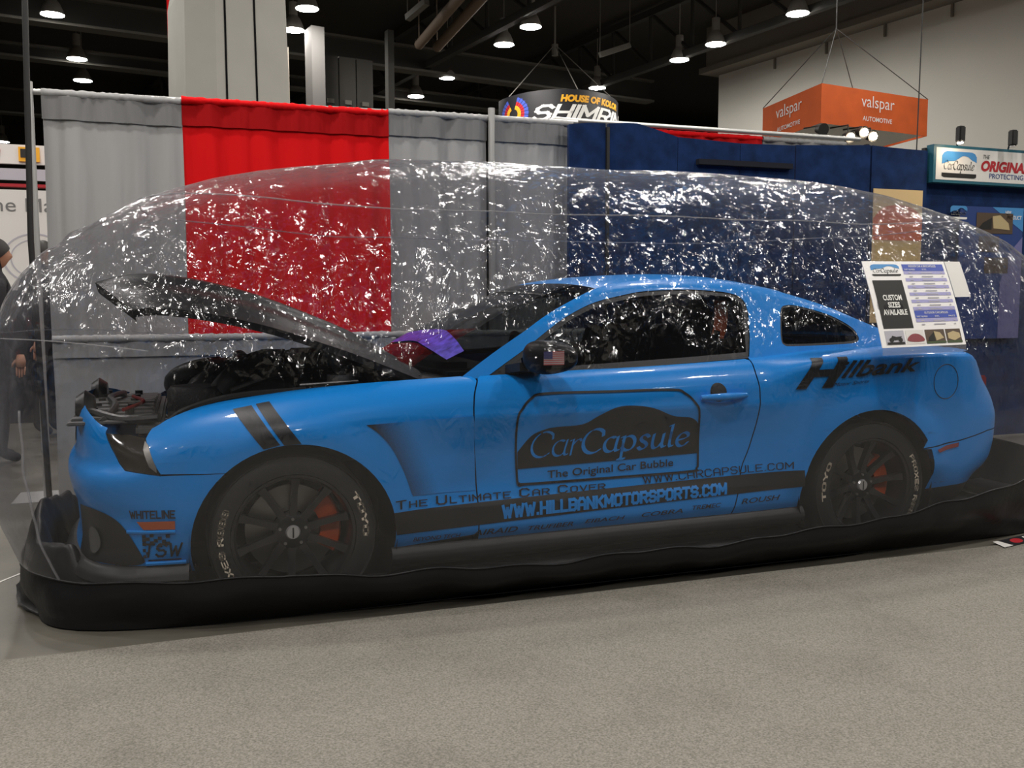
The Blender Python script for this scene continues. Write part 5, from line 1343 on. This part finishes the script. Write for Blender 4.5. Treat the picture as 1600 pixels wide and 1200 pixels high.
# product board under the header
M['lilac_dim'] = mat('print_dim_lilac', (.16, .16, .36), .5)
PB = thing('product_board', 'dark blue product board with small pictures under the header sign', 'poster', (6.2, YN - .05, 1.3))
fb = flat((5.86, YN - .05, .9), (.70, 0, 0), (0, 0, 1.13))
m = MB(); m.prism([fb(0, 0), fb(1, 0), fb(1, 1), fb(0, 1)], (0, .012, 0)); S = m.build('sheet', M['ink_navy'], PB)
fb1 = flat((5.86, YN - .052, .9), (.70, 0, 0), (0, 0, 1.13)); fb2 = flat((5.86, YN - .054, .9), (.70, 0, 0), (0, 0, 1.13))
m = MB(); quadp(m, [(.52, 1.0), (1, .80), (1, 1.0)][:3], fb1) if False else m.add([fb1(.50, 1), fb1(1, .82), fb1(1, 1)], [(0, 1, 2)]); m.build('blue_corner', M['ink_sky'], S)
m = MB(); put(m, text_geo('NEW', .2, .02), rect(.70, .945, .80, .975), fb2); put(m, text_geo('PRODUCT', .2, .02), rect(.73, .91, .97, .94), fb2); m.build('corner_lettering', M['white_text'], S)
m = MB(); V, F = panel2d([[(.66, .0), (.66, .42), (.80, .66), (1, .78), (1, 0)]], fb1, .3, .3); m.add(V, F); m.build('lilac_field', M['lilac_dim'], S)
m = MB(); quadp(m, rect(.25, .80, .83, .955), fb2); ph = m.build('photo_print', M['ink_brown'], S)
fb3 = flat((5.86, YN - .056, .9), (.70, 0, 0), (0, 0, 1.13))
m = MB(); m.add([fb3(*p) for p in ((.50, .93), (.62, .94), (.76, .88), (.78, .83), (.52, .84))], [(0, 1, 2, 3, 4)]); m.build('cover_print', M['ink_tan'], S)
m = MB(); m.add([fb3(*p) for p in ((.27, .83), (.35, .88), (.49, .92), (.49, .83))], [(0, 1, 2, 3)]); m.build('opening_print', M['black_text'], S)
m = MB(); quadp(m, rect(.30, .66, .62, .78), fb2); m.build('photo_print', M['ink_brown'], S)
m = MB(); quadp(m, rect(.40, .50, .78, .62), fb2); m.build('photo_print', M['ink_brown'], S)
m = MB(); quadp(m, rect(-.26, .80, -.02, .95), fb1)
logo_badge('board', S, fb2, -.16, .90, .10, 1.0, M['ink_sky'], M['white_text'], M['white_text'])

# hanging orange box sign
VS = thing('hanging_box_sign', 'square orange hanging box sign with white lettering', 'sign', (10.2, 9.6, 4.0))
c0 = Vector((9.2, 8.0, 4.03)); ra = Vector((2.50, .42, 0)); la = Vector((.25, 1.95, 0)); hv = Vector((0, 0, .615))
m = MB()
for a, b in ((c0, ra), (c0, la), (c0 + ra, la), (c0 + la, ra)): m.prism([a, a + b, a + b + hv, a + hv], tuple(Vector((b.y, -b.x, 0)).normalized() * -.004 if False else (0, 0, 0.0)) if False else (0.004, .004, 0))
BOXF = m.build('fabric', M['orange_fabric'], VS)
m = MB(); m.prism([c0 + Vector((.05, .05, .02)), c0 + ra + Vector((-.05, .05, .02)), c0 + ra + la + Vector((-.05, -.05, .02)), c0 + la + Vector((.05, -.05, .02))], (0, 0, .01)); m.build('lining', M['white'], VS)
fo1 = flat(c0 - Vector((-.41 * 0, .012, 0)), ra, hv); fo2 = flat(c0 - Vector((.012, 0, 0)), la, hv)
m = MB()
put(m, text_geo('valspar', 0, -.004), rect(.355, .46, .665, .86), fo1, 0); put(m, text_geo('AUTOMOTIVE', 0, .01), rect(.37, .20, .645, .32), fo1, 0)
m.build('sign_lettering', M['white_text'], BOXF); m = MB()
# left face is read from outside, so its u axis runs the other way
fo3 = flat(c0 + la - Vector((.012, 0, 0)), -la, hv)
put(m, text_geo('valspar', 0, -.004), rect(.26, .44, .70, .86), fo3, 0); put(m, text_geo('AUTOMOTIVE', 0, .01), rect(.28, .17, .68, .29), fo3, 0)
m.build('sign_lettering', M['white_text'], BOXF)
apex = c0 + ra * .32 + la * .35 + Vector((0, 0, 1.75))
m = MB()
for p in (c0 + la + hv, c0 + hv, c0 + ra + hv, c0 + ra + la + hv): m.cyl(p, apex, .008, n=5)
m.cyl(apex, apex + Vector((0, 0, 3.4)), .012, n=5); m.build('hanging_wires', M['dark_metal'], VS)
m = MB(); m.cyl((6.0, 2.35, 9.2), (5.92, 2.35, 2.3), .006, n=6); tag(m.build('hanging_wire', M['dark_metal']), 'long thin black wire hanging in front of orange sign right end', 'wire')
# spotlights standing below the box sign
def spot(p, label, lit):
    r = thing('spotlight', label, 'spotlight', p, 'spotlights under the orange sign')
    x, y, z = p
    m = MB(); m.cyl((x, y + .05, z), (x, y + .20, z + .03), .10, .06, n=16); m.tube([(x, y + .12, z), (x, y + .12, 4.0), (x + .05, y + .62, 4.04)], .012, n=6); h = m.build('lamp_head', M['dark_metal'], r, smooth=30)
    if lit: m = MB(); m.cyl((x, y + .048, z), (x, y + .030, z), .06, n=16); m.build('bulb', M['spot'], h)
for p, label, lit in (((9.22, 7.9, 3.92), 'unlit dark spotlight under the orange sign corner', False), ((9.62, 7.75, 3.80), 'lit spotlight farthest left under the orange sign', True), ((9.92, 7.8, 3.90), 'lit spotlight in the middle under the orange sign', True), ((10.14, 7.85, 3.86), 'brightest lit spotlight, right under the orange sign', True)):
    spot(p, label, lit)

# black arched banner far back
AB = thing('arched_banner', 'black curved hanging banner with yellow and silver lettering', 'banner', (9.0, 19.5, 5.4))
bc = Vector((9.35, 19.6, 0)); br = 1.72
def arcb(u, v):
    a = math.radians(-172 + 160 * u); return (bc.x + br * math.cos(a), bc.y + br * math.sin(a), 5.50 + (1.02 + .12 * math.sin(PI * u)) * v)
m = MB(); m.grid(arcb, 40, 6); m.grid(lambda u, v: (lambda p: (bc.x + (p[0] - bc.x) * .99, bc.y + (p[1] - bc.y) * .99, p[2]))(arcb(u, v)), 40, 6); S = m.build('cloth', M['poster_black'], AB, smooth='all')
def arco(d): return lambda u, v: (lambda p: (bc.x + (p[0] - bc.x) * (1 + d), bc.y + (p[1] - bc.y) * (1 + d), p[2]))(arcb(u, v))
m = MB(); put(m, text_geo('HOUSE OF KOLOR', .18, .06), rect(.405, .72, .82, .88), arco(.006), .03); m.build('banner_lettering', M['yellow_text'], S)
m = MB(); put(m, block_geo('SHIMRIN', 1.15, 1.5, shear=.3), rect(.245, .30, .89, .68), arco(.008), .03); m.build('banner_lettering', M['white_text'], S)
for k, (r0, r1, mm) in enumerate(((.30, .40, 'ink_blue'), (.21, .30, 'red_text'), (.12, .21, 'yellow_text'))):
    m = MB(); n = 22
    for i in range(n):
        a0, a1 = math.radians(-60 + 300 * i / n), math.radians(-60 + 300 * (i + .8) / n)
        if 70 < math.degrees(a0) < 110: continue
        am = (a0 + a1) / 2; m.add([arco(.006)(.135 + .24 * r * math.cos(a), .54 + r * math.sin(a)) for r, a in ((r0, a0), (r0, a1), (r1 + .03, am))], [(0, 1, 2)])
        m.add([arco(.006)(.135 + .24 * r * math.cos(a), .54 + r * math.sin(a)) for r, a in ((r0, a0), (r1, a0 - .02), (r1, a1), (r0, a1))], [(0, 1, 2, 3)])
    m.build('flame_ring', M[mm], S)
m = MB()
for t in (.1, .5, .9): m.cyl(arcb(t, 1), (bc.x, bc.y, 8.2), .012, n=5)
m.cyl((bc.x, bc.y, 8.2), (bc.x, bc.y, 9.2), .03, n=8); m.cyl((bc.x, bc.y, 7.9), (bc.x, bc.y, 8.2), .09, n=10); m.build('hanging_wires', M['lamp_housing'], AB)

# white booth at the far left
WB = thing('white_banner', 'white banner wall with grey lettering at the far left edge', 'banner', (-2.2, 6.1, FLOOR))
fw = flat((-3.6, 6.0, 1.36), (2.6, 0, 0), (0, 0, 1.0))
m = MB(); m.prism([fw(0, 0), fw(1, 0), fw(1, 1), fw(0, 1)], (0, .05, 0)); S = m.build('face', M['white'], WB)
m = MB(); m.prism([(-3.6, 5.99, FLOOR), (-1.0, 5.99, FLOOR), (-1.0, 5.99, 1.35), (-3.6, 5.99, 1.35)], (0, .06, 0)); m.build('black_base', M['dark_suit'], WB)
fw1 = flat((-3.6, 5.996, 1.36), (2.6, 0, 0), (0, 0, 1.0))
m = MB(); put(m, text_geo('Online Marketing', 0, 0), rect(.36, .78, 1.06, .93) if False else ((.407, .74), (1.02, .74), (1.02, .92), (.407, .92)), fw1, 0); m.build('banner_lettering', M['grey_text'], S)
m = MB(); R1 = arch(.695, .32, .155, 20, 340, 40)
Gp = [(a, .32 + (b - .32) * 2.2) for a, b in arch(.70, .32, .115, 45, 330, 30)] + [(a, .32 + (b - .32) * 2.2) for a, b in arch(.70, .32, .108, 330, 45, 30)]
V, F = panel2d([Gp], fw1, .1, .1); m.add(V, F)
Gp = [(a, .32 + (b - .32) * 2.2) for a, b in arch(.70, .32, .088, 45, 330, 30)] + [(a, .32 + (b - .32) * 2.2) for a, b in arch(.70, .32, .083, 330, 45, 30)]
V, F = panel2d([Gp], fw1, .1, .1); m.add(V, F); quadp(m, rect(.70, .315, .775, .33), fw1)
m.build('letter_outline', M['ink_grey'], S)
m = MB(); m.box((-2.4, 6.05, 2.405), (3.0, .1, .03)); m.build('red_edge', M['red_text'], WB)
WF = thing('white_fascia', 'white fascia board with red mark and yellow plate, top left edge', 'sign', (-2.2, 6.6, 2.7))
m = MB(); m.box((-2.6, 6.6, 2.79), (2.6, .06, .20)); S = m.build('board', M['white'], WF)
m = MB(); m.box((-2.6, 6.58, 2.58), (2.6, .04, .12)); m.build('silver_swag', M['ink_grey'], WF)
m = MB(); m.box((-1.87, 6.555, 2.79), (.20, .02, .15)); yp = m.build('yellow_plate', M['yellow_text'], S)
m = MB(); m.box((-1.92, 6.542, 2.80), (.06, .004, .09)); m.box((-1.86, 6.542, 2.76), (.08, .004, .04)); m.build('plate_print', M['black_text'], S)
m = MB(); m.lathe([(.001, -.005), (.05, -.005), (.05, 0)], (-2.19, 6.565, 2.82), 'Y', 20); m.build('red_mark', M['red_text'], S)
for x in (-3.6, -1.1): m = MB(); m.cyl((x, 6.62, FLOOR), (x, 6.62, 2.9), .03, n=8); m.build('post', M['dark_metal'], WF)
# red hanging banner edge behind the column
m = MB(); m.box((-.38, 11.0, 6.3), (.22, .02, 2.9)); m.cyl((-.38, 11.0, 7.7), (-.38, 11.0, 9.2), .01, n=5); tag(m.build('hanging_banner', M['drape_red']), 'sliver of red hanging banner beside the column left edge', 'banner')

# two visitors behind the left end
def person(name_loc, label, h, turn, reach=None, hair='hair'):
    x, y = name_loc
    r = thing('person', label, 'person', (x, y, FLOOR))
    k = h / 1.75; ca, sa = math.cos(turn), math.sin(turn)
    def W(px, py, pz): return (x + (px * ca - py * sa) * k, y + (px * sa + py * ca) * k, FLOOR + pz * k)
    V = []; E = []; Rr = []
    def chain(pts, start=None):
        prev = start
        for p, rad in pts:
            V.append(W(*p)); Rr.append(rad * k); i = len(V) - 1
            if prev is not None: E.append((prev, i))
            prev = i
        return prev
    pel = chain([((0, 0, .93), .15)]); ch = chain([((0, 0, 1.12), .135), ((0, -.01, 1.32), .155), ((0, 0, 1.44), .10)], pel); nk = chain([((0, 0, 1.52), .055), ((0, -.02, 1.60), .075), ((0, -.025, 1.67), .088), ((0, -.02, 1.72), .06)], ch)
    for s in (-1, 1):
        chain([((s * .09, 0, .86), .10), ((s * .10, -.01, .50), .065), ((s * .10, .02, .10), .045), ((s * .10, -.12, .045), .04)], pel)
        if s == 1 and reach: chain([((.19, 0, 1.40), .065), ((.26, -.10, 1.16), .045), (reach, .032)], ch - 0)
        else: chain([((s * .19, 0, 1.40), .065), ((s * .25, .02, 1.12), .045), ((s * .24, -.10, .90), .032)], ch)
    me = bpy.data.meshes.new('body'); me.from_pydata(V, E, []); o = bpy.data.objects.new('body', me); COL.objects.link(o); o.parent = r; o.matrix_parent_inverse = Matrix.Translation(-ROOT[r.name])
    md = o.modifiers.new('skin', 'SKIN'); 
    for sv, rad in zip(me.skin_vertices[0].data, Rr): sv.radius = (rad, rad)
    me.skin_vertices[0].data[0].use_root = True
    o.modifiers.new('sub', 'SUBSURF').levels = 2; o.modifiers['sub'].render_levels = 2
    me.materials.append(M['dark_suit'])
    # head with face and hair
    hc = Vector(W(0, -.03, 1.645))
    def head(u, v):
        th = PI * u; ph = 2 * PI * v; X = math.sin(th) * math.cos(ph); Y = math.sin(th) * math.sin(ph); Z = math.cos(th)
        nose = .22 * math.exp(-((X / .16) ** 2 + ((Z + .12) / .22) ** 2)) if Y < 0 else 0
        eye = -.07 * (math.exp(-(((X - .38) / .18) ** 2 + ((Z - .08) / .12) ** 2)) + math.exp(-(((X + .38) / .18) ** 2 + ((Z - .08) / .12) ** 2))) if Y < 0 else 0
        jaw = 1 - .22 * max(0, -Z); px, py, pz = X * .078 * jaw, Y * (.098 + .098 * (nose + eye)) * (1 - .1 * max(0, -Z)), Z * .118
        return (hc.x + (px * ca - py * sa) * k, hc.y + (px * sa + py * ca) * k, hc.z + pz * k)
    m = MB(); m.grid(head, 24, 32); hd = m.build('head', M['skin'], r, smooth='all', weld=True)
    def hairf(u, v):
        th = PI * .60 * u; ph = 2 * PI * v; front = max(0, -math.sin(ph)); th *= 1 - .38 * front
        X = math.sin(th) * math.cos(ph); Y = math.sin(th) * math.sin(ph); Z = math.cos(th); px, py, pz = X * .088, Y * .108, Z * .130
        return (hc.x + (px * ca - py * sa) * k, hc.y + (px * sa + py * ca) * k, hc.z + pz * k)
    m = MB(); m.grid(hairf, 14, 32); m.build('hair', M[hair], r, smooth='all', weld=True)
    # hands
    for s in (-1, 1):
        hp = Vector(W(*reach)) if (s == 1 and reach) else Vector(W(s * .24, -.12, .86))
        d = (Vector(W(*reach)) - Vector(W(.26, -.10, 1.16))).normalized() if (s == 1 and reach) else Vector((0, -.2, -1)).normalized()
        side = d.cross(Vector((0, 1, 0))).normalized() if abs(d.y) < .9 else Vector((1, 0, 0)); m = MB()
        m.tube([hp - d * .01, hp + d * .04, hp + d * .085], [.024, .036, .030], n=10)
        for q in range(4): b = hp + d * .08 + side * (q - 1.5) * .017; L = (.06, .072, .068, .052)[q]; m.tube([b, b + d * L * .55, b + d * L + Vector((0, -.012, -.006))], [.0085, .008, .006], n=7)
        b = hp + d * .03 - side * .03; m.tube([b, b - side * .02 + d * .025, b - side * .025 + d * .05], [.011, .010, .007], n=7)
        m.build('hand', M['skin'], r, smooth='all')
    return r
person((-1.60, 4.9), 'person with short black hair half hidden behind the left curtain pole', 1.76, math.radians(60), None)
person((-1.72, 3.35), 'person in dark clothes at the left edge, arm reaching right', 1.68, math.radians(110), None)
